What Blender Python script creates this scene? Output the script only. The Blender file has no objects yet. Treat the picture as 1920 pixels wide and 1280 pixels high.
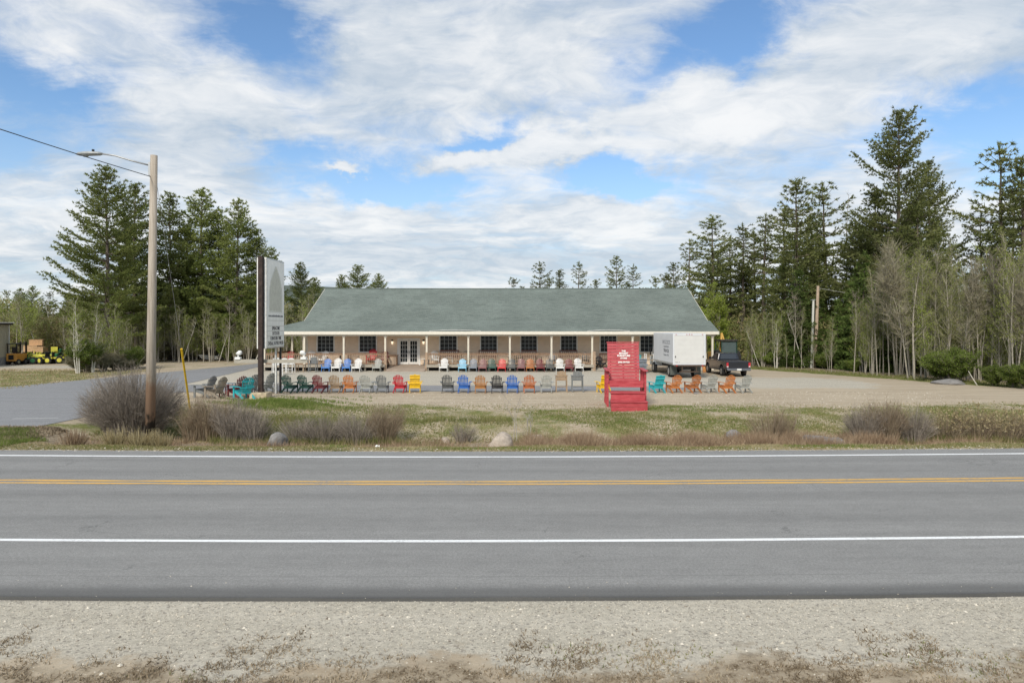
import bpy, math, random
import numpy as np
from mathutils import Vector, Matrix
R_ = math.radians
SC = bpy.context.scene
COL = SC.collection

# ------------------------------------------------------------------ camera
F = 1280.0; CH = 3.8; HY = 610.0
cam_d = bpy.data.cameras.new('camera'); cam = bpy.data.objects.new('camera', cam_d); COL.objects.link(cam)
cam_d.sensor_width = 36; cam_d.lens = 24.0; cam_d.shift_y = -30/1920
cam_d.clip_start = 0.1; cam_d.clip_end = 6000
cam.location = (0, 0, CH); cam.rotation_euler = (R_(90), 0, 0)
SC.camera = cam

# ------------------------------------------------------------------ world sky
SUN_EL, SUN_AZ = 38.0, 200.0       # azimuth clockwise from +Y
W = bpy.data.worlds.new('World'); SC.world = W; W.use_nodes = True
nt = W.node_tree; nt.nodes.clear()
def N(tree, t, **k):
    n = tree.nodes.new(t)
    for a, b in k.items(): setattr(n, a, b)
    return n
class G:
    """tiny node graph helper"""
    def __init__(s, tree): s.t = tree
    def put(s, sock, v):
        if v is None: return
        if isinstance(v, bpy.types.NodeSocket): s.t.links.new(v, sock)
        else:
            if isinstance(v, (tuple, list)) and len(v) == 3 and sock.type == 'RGBA': v = (*v, 1)
            sock.default_value = v
    def m(s, op, a, b=None, c=None, clamp=False):
        n = N(s.t, 'ShaderNodeMath', operation=op, use_clamp=clamp)
        for i, v in enumerate((a, b, c)): s.put(n.inputs[i], v)
        return n.outputs[0]
    def v(s, op, a, b=None):
        n = N(s.t, 'ShaderNodeVectorMath', operation=op)
        s.put(n.inputs[0], a)
        if b is not None:
            if op == 'SCALE': s.put(n.inputs[3], b)
            else: s.put(n.inputs[1], b)
        return n.outputs['Value'] if op in ('LENGTH', 'DOT_PRODUCT', 'DISTANCE') else n.outputs[0]
    def mix(s, f, a, b, blend='MIX'):
        n = N(s.t, 'ShaderNodeMix', data_type='RGBA', blend_type=blend)
        s.put(n.inputs[0], f); s.put(n.inputs[6], a); s.put(n.inputs[7], b)
        return n.outputs[2]
    def noise(s, vec, scale, detail=4, rough=.55, dist=0, col=False, lac=2.0):
        n = N(s.t, 'ShaderNodeTexNoise'); s.put(n.inputs['Vector'], vec)
        n.inputs['Scale'].default_value = scale; n.inputs['Detail'].default_value = detail
        n.inputs['Roughness'].default_value = rough; n.inputs['Distortion'].default_value = dist
        n.inputs['Lacunarity'].default_value = lac
        return n.outputs[1 if col else 0]
    def ss(s, x, a, b, lo=0., hi=1.):
        n = N(s.t, 'ShaderNodeMapRange', interpolation_type='SMOOTHSTEP')
        s.put(n.inputs[0], x); s.put(n.inputs[1], a); s.put(n.inputs[2], b)
        n.inputs[3].default_value = lo; n.inputs[4].default_value = hi
        return n.outputs[0]
    def xyz(s, v):
        n = N(s.t, 'ShaderNodeSeparateXYZ'); s.put(n.inputs[0], v); return n.outputs
    def comb(s, x, y, z):
        n = N(s.t, 'ShaderNodeCombineXYZ'); s.put(n.inputs[0], x); s.put(n.inputs[1], y); s.put(n.inputs[2], z); return n.outputs[0]

g = G(nt)
sky = N(nt, 'ShaderNodeTexSky', sky_type='NISHITA'); sky.sun_disc = False
sky.sun_elevation = R_(SUN_EL); sky.sun_rotation = R_(SUN_AZ); sky.air_density = 1.0; sky.dust_density = .6; sky.ozone_density = 2.0
tc = N(nt, 'ShaderNodeTexCoord').outputs['Generated']
dx, dy, dz = g.xyz(tc)
az = g.m('ARCTAN2', dx, dy); el = g.m('ARCSINE', dz)
zz = g.m('ADD', g.m('MAXIMUM', dz, 0.0), .16)
pl = g.comb(g.m('DIVIDE', dx, zz), g.m('DIVIDE', dy, zz), 0.0)
wa = g.noise(pl, .8, 4, .6, col=True)
warp = g.v('SCALE', g.v('SUBTRACT', wa, (.5, .5, .5)), .9)
plw = g.v('ADD', pl, warp)
rot = N(nt, 'ShaderNodeMapping'); g.put(rot.inputs[0], plw); rot.inputs['Rotation'].default_value = (0, 0, R_(-28)); rot.inputs['Scale'].default_value = (.62, 1.5, 1)
n1 = g.noise(rot.outputs[0], 1.15, 9, .58)
n2 = g.noise(g.v('ADD', plw, (7.3, 2.1, 0)), 2.6, 8, .62)
n3 = g.noise(g.v('ADD', rot.outputs[0], (3.3, 9.1, 0)), .8, 5, .5)
dens = g.m('ADD', g.m('MULTIPLY', n1, .62), g.m('MULTIPLY', n2, .38))
# broad openings and banks, given by azimuth / elevation
wb = g.xyz(g.v('SUBTRACT', g.noise(g.comb(az, g.m('MULTIPLY', el, 1.6), 0.0), 7.0, 7, .6, col=True), (.5, .5, .5)))
wc = g.xyz(g.v('SUBTRACT', g.noise(g.comb(az, g.m('MULTIPLY', el, 1.6), 5.0), 30.0, 4, .6, col=True), (.5, .5, .5)))
azw = g.m('ADD', az, g.m('ADD', g.m('MULTIPLY', wb[0], .22), g.m('MULTIPLY', wc[0], .03)))
elw = g.m('ADD', el, g.m('ADD', g.m('MULTIPLY', wb[1], .13), g.m('MULTIPLY', wc[1], .025)))
def blob(px, py, rx, ry, amp, tilt=0, hard=False):
    a0 = math.atan((px-960)/F); e0 = math.atan((HY-py)/F*math.cos(a0))
    a = g.m('SUBTRACT', azw, a0); e = g.m('SUBTRACT', elw, e0)
    ct, st = math.cos(R_(tilt)), math.sin(R_(tilt))
    u = g.m('DIVIDE', g.m('ADD', g.m('MULTIPLY', a, ct), g.m('MULTIPLY', e, st)), rx/F)
    w = g.m('DIVIDE', g.m('SUBTRACT', g.m('MULTIPLY', e, ct), g.m('MULTIPLY', a, st)), ry/F)
    d2 = g.m('ADD', g.m('MULTIPLY', u, u), g.m('MULTIPLY', w, w))
    return g.m('MULTIPLY', g.m('EXPONENT', g.m('MULTIPLY', d2, -1.0)), amp)
tot = None
for b in [(510,55,120,60,-.5,-10),(700,345,150,46,-.85,-8),(1165,325,120,38,-.8,-12),(880,258,100,24,-.6,18),(1310,95,210,44,-.45,16),
          (1850,215,130,50,-.45,0),(70,140,120,50,-.5,-20),(20,265,90,50,-.35,0),(545,262,80,26,-.4,0),(1400,10,80,40,-.25,0),(760,150,60,40,.05,0),
          (1060,235,70,22,-.18,20),(230,60,150,50,.12,-15),(1900,300,70,30,-.25,20),(250,235,200,70,.12,0),
          (700,75,110,80,.25,0),(1000,110,150,90,.2,0),(870,292,62,24,.8,0),(1025,270,90,30,.8,8),(648,316,50,12,.9,0),(390,195,90,50,.25,0),
          (730,392,120,36,.35,0),(1330,210,190,90,.25,10),(1650,120,260,90,.25,12),(450,300,170,60,.12,0),(1120,385,160,28,.25,8),(1100,480,500,70,.10,0),
          (300,480,500,110,.15,0),(1700,480,300,120,.12,0)]:
    o = blob(*b); tot = o if tot is None else g.m('ADD', tot, o)
dens = g.m('ADD', dens, tot)
streak = g.noise(g.v('MULTIPLY', rot.outputs[0], (.7, 3.4, 1)), 2.2, 8, .66)
puff = g.noise(g.v('ADD', plw, (4.2, 8.8, 0)), 7.0, 8, .68)
dens = g.m('ADD', dens, g.m('ADD', g.m('MULTIPLY', g.m('SUBTRACT', streak, .5), .34), g.m('MULTIPLY', g.m('SUBTRACT', puff, .5), .38)))
alpha = g.ss(dens, .12, .68)
thick = g.ss(dens, .50, .95)
horiz = g.ss(el, 0.0, .30, 1.0, 0.0)
shade = g.ss(g.m('ADD', g.m('MULTIPLY', n3, .55), g.m('MULTIPLY', n2, .45)), .42, .60)
shade2 = g.ss(g.noise(g.v('ADD', plw, (1.7, 5.2, 0)), 5.5, 7, .6), .38, .62)
shade = g.m('ADD', g.m('MULTIPLY', shade, .7), g.m('MULTIPLY', shade2, .3))
cl = g.mix(shade, (3.1, 3.65, 4.25), (5.75, 5.8, 5.8))
cl = g.mix(g.m('MULTIPLY', thick, .4), cl, (6.3, 6.25, 6.15))
skyc = g.mix(1.0, sky.outputs[0], (.76, .90, 1.0), 'MULTIPLY')
skyc = g.mix(g.m('MULTIPLY', horiz, .55), skyc, (4.2, 4.8, 5.4))
col = g.mix(g.m('MULTIPLY', alpha, .94), skyc, cl)
bg = N(nt, 'ShaderNodeBackground'); g.put(bg.inputs[0], col); bg.inputs[1].default_value = .1
out = N(nt, 'ShaderNodeOutputWorld'); nt.links.new(bg.outputs[0], out.inputs[0])

sl = bpy.data.lights.new('sun', 'SUN'); sl.energy = 2.0; sl.angle = R_(12); sl.color = (1, .93, .82)
so = bpy.data.objects.new('sun', sl); COL.objects.link(so)
sd = Vector((math.sin(R_(SUN_AZ))*math.cos(R_(SUN_EL)), math.cos(R_(SUN_AZ))*math.cos(R_(SUN_EL)), math.sin(R_(SUN_EL))))
so.rotation_euler = sd.to_track_quat('Z', 'Y').to_euler(); so.location = (0, 0, 60)
SC.view_settings.view_transform = 'Standard'; SC.view_settings.look = 'None'
SC.view_settings.gamma = 1; SC.view_settings.use_curve_mapping = False
SC.view_settings.exposure = 0.70

# ------------------------------------------------------------------ materials
def new_mat(name, rough=.8, spec=.3):
    m = bpy.data.materials.new(name); m.use_nodes = True
    t = m.node_tree; b = t.nodes['Principled BSDF']
    b.inputs['Roughness'].default_value = rough; b.inputs['Specular IOR Level'].default_value = spec
    return m, G(t), b
def mat(name, c, rough=.7, spec=.3, var=.15, scale=6, metal=0, bump=0, bscale=40, stretch=None):
    """plain material with mottled colour"""
    m, q, b = new_mat(name, rough, spec)
    co = N(q.t, 'ShaderNodeTexCoord').outputs['Object']
    if stretch: co = q.v('MULTIPLY', co, stretch)
    n = q.noise(co, scale, 5, .65)
    lo = tuple(x*(1-var) for x in c); hi = tuple(min(1, x*(1+var)) for x in c)
    q.put(b.inputs['Base Color'], q.mix(q.ss(n, .3, .7), lo, hi)); b.inputs['Metallic'].default_value = metal
    if bump:
        bn = N(q.t, 'ShaderNodeBump'); bn.inputs['Strength'].default_value = bump; bn.inputs['Distance'].default_value = .02
        q.put(bn.inputs['Height'], q.noise(co, bscale, 4)); q.put(b.inputs['Normal'], bn.outputs[0])
    return m
def mat_leaf(name, ramp, trans=.3, rough=.7, objvar=.25):
    """foliage: colour picked by the per-face random attribute"""
    m, q, b = new_mat(name, rough, .2)
    at = N(q.t, 'ShaderNodeAttribute', attribute_name='rnd').outputs['Fac']
    cr = N(q.t, 'ShaderNodeValToRGB'); q.put(cr.inputs[0], at)
    while len(cr.color_ramp.elements) < len(ramp): cr.color_ramp.elements.new(.5)
    for i, c in enumerate(ramp):
        cr.color_ramp.elements[i].position = i/(len(ramp)-1); cr.color_ramp.elements[i].color = (*c, 1)
    oi = N(q.t, 'ShaderNodeObjectInfo').outputs['Random']
    k = q.m('ADD', q.m('MULTIPLY', oi, objvar*2), 1-objvar)
    colr = q.v('SCALE', cr.outputs[0], k)
    q.put(b.inputs['Base Color'], colr)
    tr = N(q.t, 'ShaderNodeBsdfTranslucent'); q.put(tr.inputs[0], colr)
    ms = N(q.t, 'ShaderNodeMixShader'); ms.inputs[0].default_value = trans
    q.t.links.new(b.outputs[0], ms.inputs[1]); q.t.links.new(tr.outputs[0], ms.inputs[2])
    q.t.links.new(ms.outputs[0], q.t.nodes['Material Output'].inputs[0])
    return m

# ------------------------------------------------------------------ mesh helpers
class MB:
    def __init__(s): s.v = []; s.f = []
    def add(s, vs, fs):
        o = len(s.v); s.v += [tuple(x) for x in vs]; s.f += [tuple(i+o for i in f) for f in fs]; return s
    def box(s, x0, x1, y0, y1, z0, z1):
        return s.add([(x0,y0,z0),(x1,y0,z0),(x1,y1,z0),(x0,y1,z0),(x0,y0,z1),(x1,y0,z1),(x1,y1,z1),(x0,y1,z1)],
                     [(0,3,2,1),(4,5,6,7),(0,1,5,4),(1,2,6,5),(2,3,7,6),(3,0,4,7)])
    def bar(s, a, b, w, h, up=(0,0,1)):
        """box of section w (sideways) x h (along up) from a to b"""
        a, b, up = Vector(a), Vector(b), Vector(up); d = (b-a).normalized()
        sx = d.cross(up)
        if sx.length < 1e-4: sx = d.cross(Vector((0,1,0)))
        sx.normalize(); sz = sx.cross(d)
        vs = []
        for p in (a, b):
            for i, j in ((-1,-1),(1,-1),(1,1),(-1,1)): vs.append(p+sx*(i*w/2)+sz*(j*h/2))
        return s.add(vs, [(0,1,2,3),(7,6,5,4),(0,4,5,1),(1,5,6,2),(2,6,7,3),(3,7,4,0)])
    def tube(s, pts, rs, n=8, cap=True):
        pts = [Vector(p) for p in pts]
        if not isinstance(rs, (list, tuple)): rs = [rs]*len(pts)
        vs = []; ref = Vector((1,0,0))
        for i, p in enumerate(pts):
            d = (pts[min(i+1,len(pts)-1)]-pts[max(i-1,0)]).normalized()
            if abs(d.dot(ref)) > .95: ref = Vector((0,1,0))
            a = d.cross(ref).normalized(); b = d.cross(a)
            for k in range(n):
                t = 2*math.pi*k/n; vs.append(p+(a*math.cos(t)+b*math.sin(t))*rs[i])
        fs = [(i*n+k, (i+1)*n+k, (i+1)*n+(k+1)%n, i*n+(k+1)%n) for i in range(len(pts)-1) for k in range(n)]
        if cap: fs += [tuple(range(n)), tuple(range((len(pts)-1)*n+n-1, (len(pts)-1)*n-1, -1))]
        return s.add(vs, fs)
    def prism(s, poly, axis, a, b):
        """extrude 2-D polygon along axis ('x','y','z') from a to b"""
        def P(u, w, t): return {'x': (t,u,w), 'y': (u,t,w), 'z': (u,w,t)}[axis]
        n = len(poly); vs = [P(u,w,a) for u,w in poly]+[P(u,w,b) for u,w in poly]
        return s.add(vs, [tuple(range(n)), tuple(range(2*n-1, n-1, -1))]+[(i,i+n,(i+1)%n+n,(i+1)%n) for i in range(n)])
    def mesh(s, name, smooth=False):
        me = bpy.data.meshes.new(name); me.from_pydata(s.v, [], s.f); me.validate()
        import bmesh
        bm = bmesh.new(); bm.from_mesh(me); bmesh.ops.recalc_face_normals(bm, faces=bm.faces[:]); bm.to_mesh(me); bm.free()
        if smooth: me.shade_smooth()
        return me
def link(name, me, m=None, parent=None, loc=None, rot=None):
    o = bpy.data.objects.new(name, me); COL.objects.link(o)
    if m is not None:
        if len(me.materials) == 0: me.materials.append(m)
        elif me.materials[0] != m:
            o.material_slots[0].link = 'OBJECT'; o.material_slots[0].material = m
    if parent: o.parent = parent
    if loc is not None: o.location = loc
    if rot is not None: o.rotation_euler = rot
    return o
def obj(name, mb, m, parent=None, loc=None, smooth=False, rot=None): return link(name, mb.mesh(name, smooth), m, parent, loc, rot)
def bevel(o, w=.02, seg=2):
    md = o.modifiers.new('bevel', 'BEVEL'); md.width = w; md.segments = seg; md.limit_method = 'ANGLE'; return o
def tag(o, label, cat, group=None, kind=None):
    if label: o['label'] = label
    if cat: o['category'] = cat
    if group: o['group'] = group
    if kind: o['kind'] = kind
    return o
def thing(name, label, cat, loc=(0,0,0), rz=0, group=None):
    o = bpy.data.objects.new(name, None); COL.objects.link(o); o.location = loc; o.rotation_euler = (0,0,rz); o.empty_display_size = .3
    return tag(o, label, cat, group)
def dup(root, loc, rz=0, scale=None, label=None, group=None):
    r = root.copy(); COL.objects.link(r); r.location = loc; r.rotation_euler = (0,0,rz)
    if scale is not None: r.scale = (scale,)*3 if not isinstance(scale, (tuple, list)) else scale
    if label: r['label'] = label
    if group: r['group'] = group
    for ch in root.children:
        c = ch.copy(); COL.objects.link(c); c.parent = r
        for gch in ch.children:
            d = gch.copy(); COL.objects.link(d); d.parent = c
    return r
def tris_mesh(name, V, rnd=None, mat_=None):
    """V: (n,3,3) triangle soup, rnd per face"""
    n = len(V); me = bpy.data.meshes.new(name)
    me.vertices.add(n*3); me.vertices.foreach_set('co', np.ascontiguousarray(V, dtype=np.float32).ravel())
    me.loops.add(n*3); me.loops.foreach_set('vertex_index', np.arange(n*3, dtype=np.int32))
    me.polygons.add(n); me.polygons.foreach_set('loop_start', np.arange(0, n*3, 3, dtype=np.int32))
    try: me.polygons.foreach_set('loop_total', np.full(n, 3, dtype=np.int32))
    except Exception: pass
    me.update(calc_edges=True)
    if rnd is not None:
        a = me.attributes.new('rnd', 'FLOAT', 'FACE'); a.data.foreach_set('value', np.clip(rnd, 0, 1).astype(np.float32))
    if mat_: me.materials.append(mat_)
    return me
def at(px, D, z=0.0): return Vector(((px-960)*D/F, D, z))
def ztop(py, D): return CH+(HY-py)*D/F
def sstep(a, b, x):
    t = np.clip((x-a)/(b-a), 0, 1); return t*t*(3-2*t)

# ------------------------------------------------------------------ terrain
def road_off(X):
    return .009*X + .002*X*X/(1+(X/30.)**2)
def hgt(X, Y):
    X = np.asarray(X, dtype=float); Y = np.asarray(Y, dtype=float)
    y = Y-road_off(X)
    z = np.interp(y, [-30, 5, 9.5, 9.62, 20.5, 20.8, 22.2, 23.8, 25.2, 27.2, 30, 34, 200], [-.1, -.06, -.028, -.09, -.09, -.03, -.16, -.5, -.5, -.12, .0, 0, 0])
    w = sstep(-15.2, -17.4, X)
    z = z*(1-w)+np.where((y > 20.8), -.004, z)*w
    und = .05*np.sin(X*1.3+Y*.7)*np.sin(Y*1.9-X*.5)*sstep(21, 22.5, y)*(1-sstep(29.5, 31.5, y))*(1-w)
    und = und + .5*sstep(66, 110, Y)*(np.abs(X) > -1)*0
    mound = .12*np.exp(-((X+11.3)/2.4)**2-((Y-33.5)/2.2)**2)
    return z+und+mound*0.7
def hz(X, Y): return float(hgt(X, Y))
def edge_dist(X, Y):
    """signed distance to the woods' edge on the right (positive = inside the woods)"""
    X = np.asarray(X, float); Y = np.asarray(Y, float)
    P0 = np.array([21.5, 62.5]); P1 = np.array([32.5, 42.]); d = (P1-P0)/np.linalg.norm(P1-P0); n = np.array([-d[1], d[0]])
    return (X-P0[0])*n[0]+(Y-P0[1])*n[1]
xs = np.concatenate([[-2500, -900, -400, -200, -120, -80], np.arange(-60, -36, 2), np.arange(-36, 36.01, .3), np.arange(38, 60, 2), [80, 120, 200, 400, 900, 2500]])
ys = np.concatenate([[-200, -60, -20, 0, 4], np.arange(5.5, 8, .2), np.arange(8, 9.2, .2), np.arange(9.2, 10.41, .07), np.arange(11, 20, 1), np.arange(20, 46, .25), np.arange(46, 70, .6), np.arange(71, 100, 3), [110, 130, 160, 200, 300, 500, 900, 2500]])
XX, YY = np.meshgrid(xs, ys); ZZ = hgt(XX, YY)
nx, ny = len(xs), len(ys)
idx = np.arange(nx*ny).reshape(ny, nx)
fc = np.stack([idx[:-1,:-1], idx[:-1,1:], idx[1:,1:], idx[1:,:-1]], -1).reshape(-1, 4)
me = bpy.data.meshes.new('ground'); me.from_pydata(np.stack([XX, YY, ZZ], -1).reshape(-1, 3).tolist(), [], fc.tolist())
y0 = YY-road_off(XX)
ed = edge_dist(XX, YY)
def band(v, a, b, s=.5): return sstep(a-s, a+s, v)*(1-sstep(b-s, b+s, v))
right = sstep(12, 20, XX)
yj = y0+.8*np.sin(XX*.45+1)+.55*np.sin(XX*1.15+YY*.3)+.3*np.sin(XX*2.9+YY)
gr = np.maximum.reduce([band(y0, 20.95, 22.7, .2)*.62, band(yj, 25.3, 32.3, 1.3)*.52*(XX > -17), band(yj, 25, 30.6, 1.2)*right*.6,
      1.0*np.exp(-((XX+11.3+.5*(YY-33))/2.8)**2-((YY-33.0)/2.3)**2), band(XX, -60, -17.2, .5)*band(y0, 21.0, 25.2, .5)*.62,
      band(XX, -70, -29.5, 2)*band(YY, 40, 58, 1.5)*.6, band(ed, -2.2, .6, .5)*.72*(XX > 15), band(YY, 57, 80, 3)*(XX > -40)*(XX < -24)*.35,
      band(XX, -90, -26, 1)*band(YY, 66, 76, 3)*.3, band(y0, 25, 28, 1)*.5])
yn = y0+.22*np.sin(XX*1.6)+.14*np.sin(XX*3.7+1)
gv = np.maximum.reduce([sstep(6.7, 8.5, yn)*(1-sstep(9.6, 10, y0)), band(YY, 43.5, 58.5, 1.2)*band(XX, -24, 15, 3), band(YY, 41, 50, 2)*band(XX, 8, 24, 3)*.8,
      band(YY, 61, 65, .6)*band(XX, -80, -36, 2), band(YY, 56, 66, 2)*band(XX, -24, -20, 1)*.8, band(y0, 20.55, 20.95, .08)*.9])
br = np.maximum.reduce([band(ed, .2, 400, .8)*(XX > 10), band(y0, 22.7, 25.3, .4)*.8*(XX > -17), (1-sstep(6.9, 8.7, yn))*.72, band(YY, 72, 3000, 4),
      band(XX, -400, -17, .5)*band(y0, 22.2, 24.6, .6)*.45])
ca = me.color_attributes.new('zone', 'FLOAT_COLOR', 'POINT')
ca.data.foreach_set('color', np.stack([gr, gv, br, np.ones_like(gr)], -1).astype(np.float32).ravel())
me.shade_smooth()
m, q, b = new_mat('ground', .95, .1)
co = N(q.t, 'ShaderNodeTexCoord').outputs['Object']
zx = N(q.t, 'ShaderNodeAttribute', attribute_name='zone'); zr, zg, zb = (N(q.t, 'ShaderNodeSeparateColor'),)*3
q.put(zr.inputs[0], zx.outputs['Color']); sR, sG, sB = zr.outputs[0], zr.outputs[1], zr.outputs[2]
nb = q.noise(co, .55, 5, .6); nm = q.noise(co, 3.2, 6, .65); nf = q.noise(co, 26, 5, .7); nf2 = q.noise(q.v('ADD', co, (31, 7, 3)), 70, 3, .7)
strk = q.noise(q.v('MULTIPLY', co, (.12, 1.1, 1)), 1.6, 5, .6)
sand = q.mix(q.ss(strk, .35, .65), (.37, .30, .215), (.50, .42, .31))
sand = q.mix(q.ss(nm, .35, .75), sand, (.42, .36, .27))
sand = q.mix(q.m('MULTIPLY', q.ss(nf, .5, .8), .5), sand, (.24, .19, .13))
grav = q.mix(q.ss(strk, .3, .7), (.46, .42, .335), (.555, .51, .42))
vo = N(q.t, 'ShaderNodeTexVoronoi'); q.put(vo.inputs[0], co); vo.inputs['Scale'].default_value = 34
gsp = q.mix(q.ss(nf2, .3, .75), (.33, .30, .24), (.64, .60, .51))
ng = q.noise(q.v('MULTIPLY', co, (.7, 1, 1)), 16, 5, .75)
grav = q.mix(.45, grav, gsp); grav = q.mix(q.ss(ng, .36, .64), q.v('SCALE', grav, .84), q.v('SCALE', grav, 1.1))
grav = q.mix(q.m('MULTIPLY', q.ss(q.xyz(vo.outputs['Color'])[0], .8, .95), .6), grav, (.19, .17, .15))
grs = q.mix(q.ss(nm, .35, .7), (.115, .155, .03), (.27, .25, .10))
grs = q.mix(q.ss(nf, .35, .75), grs, (.14, .14, .05))
nm2 = q.noise(q.v('ADD', co, (5, 9, 0)), 7, 6, .7)
brn = q.mix(q.ss(nm2, .35, .62), (.12, .085, .05), (.38, .315, .23))
brn = q.mix(q.ss(nf, .4, .7), brn, (.36, .30, .21))
def pick(zone, nz, k=.28): return q.ss(q.m('ADD', zone, q.m('MULTIPLY', q.m('SUBTRACT', nz, .5), 2.0)), .5-k/2, .5+k/2)
mixn = q.m('ADD', q.m('MULTIPLY', nb, .5), q.m('MULTIPLY', nm, .5))
c = q.mix(pick(sG, mixn), sand, grav)
c = q.mix(pick(sB, mixn), c, brn)
c = q.mix(pick(sR, q.m('ADD', q.m('MULTIPLY', nb, .6), q.m('MULTIPLY', nf, .4))), c, grs)
q.put(b.inputs['Base Color'], c)
bn = N(q.t, 'ShaderNodeBump'); bn.inputs['Strength'].default_value = .7; bn.inputs['Distance'].default_value = .03
q.put(bn.inputs['Height'], q.m('ADD', q.m('MULTIPLY', nf, .6), q.m('MULTIPLY', nf2, .4))); q.put(b.inputs['Normal'], bn.outputs[0])
gm = m
tag(link('ground', me, gm), None, None, kind='structure')

# ------------------------------------------------------------------ road
def strip(name, a, b_, z, m, x0=-160, x1=160, dx=1.0, wob=0, seed=0, thick=0, kind='structure', parent=None):
    rr = random.Random(seed); X = np.arange(x0, x1+.01, dx); vs = []; uv = []
    ph = rr.random()*6
    for x in X:
        o = road_off(x); w1 = wob*(math.sin(x*1.7+ph)+.6*math.sin(x*4.3+ph*2)+rr.uniform(-.7, .7))
        w2 = wob*(math.sin(x*1.5+ph+1)+.6*math.sin(x*3.9+ph*2)+rr.uniform(-.7, .7))
        vs += [(x, a+o+w1, z), (x, b_+o+w2, z)]
    fs = [(2*i, 2*i+2, 2*i+3, 2*i+1) for i in range(len(X)-1)]
    n = len(vs)
    if thick:
        vs += [(v[0], v[1]+(-.012 if i % 2 == 0 else .012), z-thick) for i, v in enumerate(vs)]
        for i in range(len(X)-1):
            fs += [(2*i, n+2*i, n+2*i+2, 2*i+2), (2*i+1, 2*i+3, n+2*i+3, n+2*i+1)]
    me = bpy.data.meshes.new(name); me.from_pydata(vs, [], fs)
    lat = me.attributes.new('lat', 'FLOAT', 'POINT'); lat.data.foreach_set('value', np.array([v[1]-road_off(v[0]) for v in vs], dtype=np.float32))
    o = link(name, me, m, parent); 
    if kind: o['kind'] = kind
    return o
def asphalt(name, base, lat=True):
    m, q, b = new_mat(name, .8, .35)
    co = N(q.t, 'ShaderNodeTexCoord').outputs['Object']
    n1 = q.noise(q.v('MULTIPLY', co, (.05, .9, 1)), 2.2, 6, .6); n2 = q.noise(co, 90, 4, .75); n3 = q.noise(co, 1.3, 5, .6); n4 = q.noise(co, 260, 2, .8)
    c = q.mix(q.ss(n1, .3, .7), tuple(x*.9 for x in base), tuple(x*1.08 for x in base))
    c = q.mix(q.m('MULTIPLY', q.ss(n3, .35, .7), .35), c, tuple(x*1.12 for x in base))
    c = q.mix(q.ss(n2, .35, .68), q.v('SCALE', c, .72), q.v('SCALE', c, 1.28))
    n6 = q.noise(q.v('MULTIPLY', co, (1, .8, 1)), 24, 4, .75); n7 = q.noise(q.v('MULTIPLY', co, (.5, 1, 1)), 5, 5, .7)
    c = q.mix(q.ss(n6, .36, .64), q.v('SCALE', c, .84), q.v('SCALE', c, 1.13)); c = q.mix(q.ss(n7, .35, .65), q.v('SCALE', c, .95), q.v('SCALE', c, 1.05))
    c = q.mix(q.m('MULTIPLY', q.ss(n4, .58, .68), .6), c, (.50, .49, .47))
    if lat:
        la = N(q.t, 'ShaderNodeAttribute', attribute_name='lat').outputs['Fac']
        jit = q.m('MULTIPLY', q.m('SUBTRACT', q.noise(q.v('MULTIPLY', co, (.35, 1, 1)), 1.5, 5, .65), .5), .18)
        lj = q.m('ADD', la, jit)
        edge = q.m('SUBTRACT', 1.0, q.ss(lj, 9.72, 10.08))
        c = q.mix(q.m('MULTIPLY', edge, .72), c, tuple(x*.40 for x in base)); c = q.mix(q.m('MULTIPLY', q.m('SUBTRACT', 1.0, q.ss(la, 9.5, 9.66)), .7), c, tuple(x*.2 for x in base))
        for cy, wd, st in ((10.35, .012, .35), (10.9, .35, .10), (13.4, .4, .17), (15.2, .45, .17), (17.7, .35, .15), (19.0, .3, .15)):
            d = q.m('DIVIDE', q.m('SUBTRACT', lj if wd > .1 else q.m('ADD', la, q.m('MULTIPLY', jit, .25)), cy), wd)
            gs = q.m('EXPONENT', q.m('MULTIPLY', q.m('MULTIPLY', d, d), -1.0))
            c = q.mix(q.m('MULTIPLY', gs, st), c, tuple(x*.35 for x in base))
        # cracks
        vo = N(q.t, 'ShaderNodeTexVoronoi', feature='DISTANCE_TO_EDGE'); q.put(vo.inputs[0], q.v('ADD', q.v('MULTIPLY', co, (.35, 1, 1)), q.v('SCALE', q.noise(co, 2, 4, .6, col=True), .5))); vo.inputs['Scale'].default_value = .55
        ck = q.m('SUBTRACT', 1.0, q.ss(vo.outputs[0], .0, .006)); ck = q.m('MULTIPLY', ck, q.ss(q.noise(co, .5, 2), .5, .62))
        c = q.mix(q.m('MULTIPLY', ck, .6), c, tuple(x*.4 for x in base))
    q.put(b.inputs['Base Color'], c)
    bn = N(q.t, 'ShaderNodeBump'); bn.inputs['Strength'].default_value = .35; bn.inputs['Distance'].default_value = .01
    q.put(bn.inputs['Height'], n2); q.put(b.inputs['Normal'], bn.outputs[0])
    return m
M_road = asphalt('road_asphalt', (.250, .247, .236)); M_drive = asphalt('drive_asphalt', (.238, .239, .242), lat=False)
def paint(name, c, wear=.3):
    m, q, b = new_mat(name, .6, .3); co = N(q.t, 'ShaderNodeTexCoord').outputs['Object']
    n = q.noise(q.v('MULTIPLY', co, (.6, 1, 1)), 22, 6, .75); n2 = q.noise(co, .8, 3)
    f = q.m('MULTIPLY', q.ss(q.m('ADD', n, q.m('MULTIPLY', n2, .35)), .68, .86), wear*2, clamp=True)
    q.put(b.inputs['Base Color'], q.mix(f, c, (.24, .23, .22))); return m
M_white = paint('white_road_paint', (.86, .87, .86), .25); M_yell = paint('yellow_road_paint', (.72, .42, .09), .5)
road = strip('road', 9.54, 20.6, 0.0, M_road, wob=.012, dx=.25, thick=.07, seed=4)
strip('edge_line', 11.98, 12.11, .004, M_white, dx=.5, wob=.002)
strip('edge_line', 19.68, 19.83, .004, M_white, dx=.5, wob=.003, seed=3)
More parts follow.
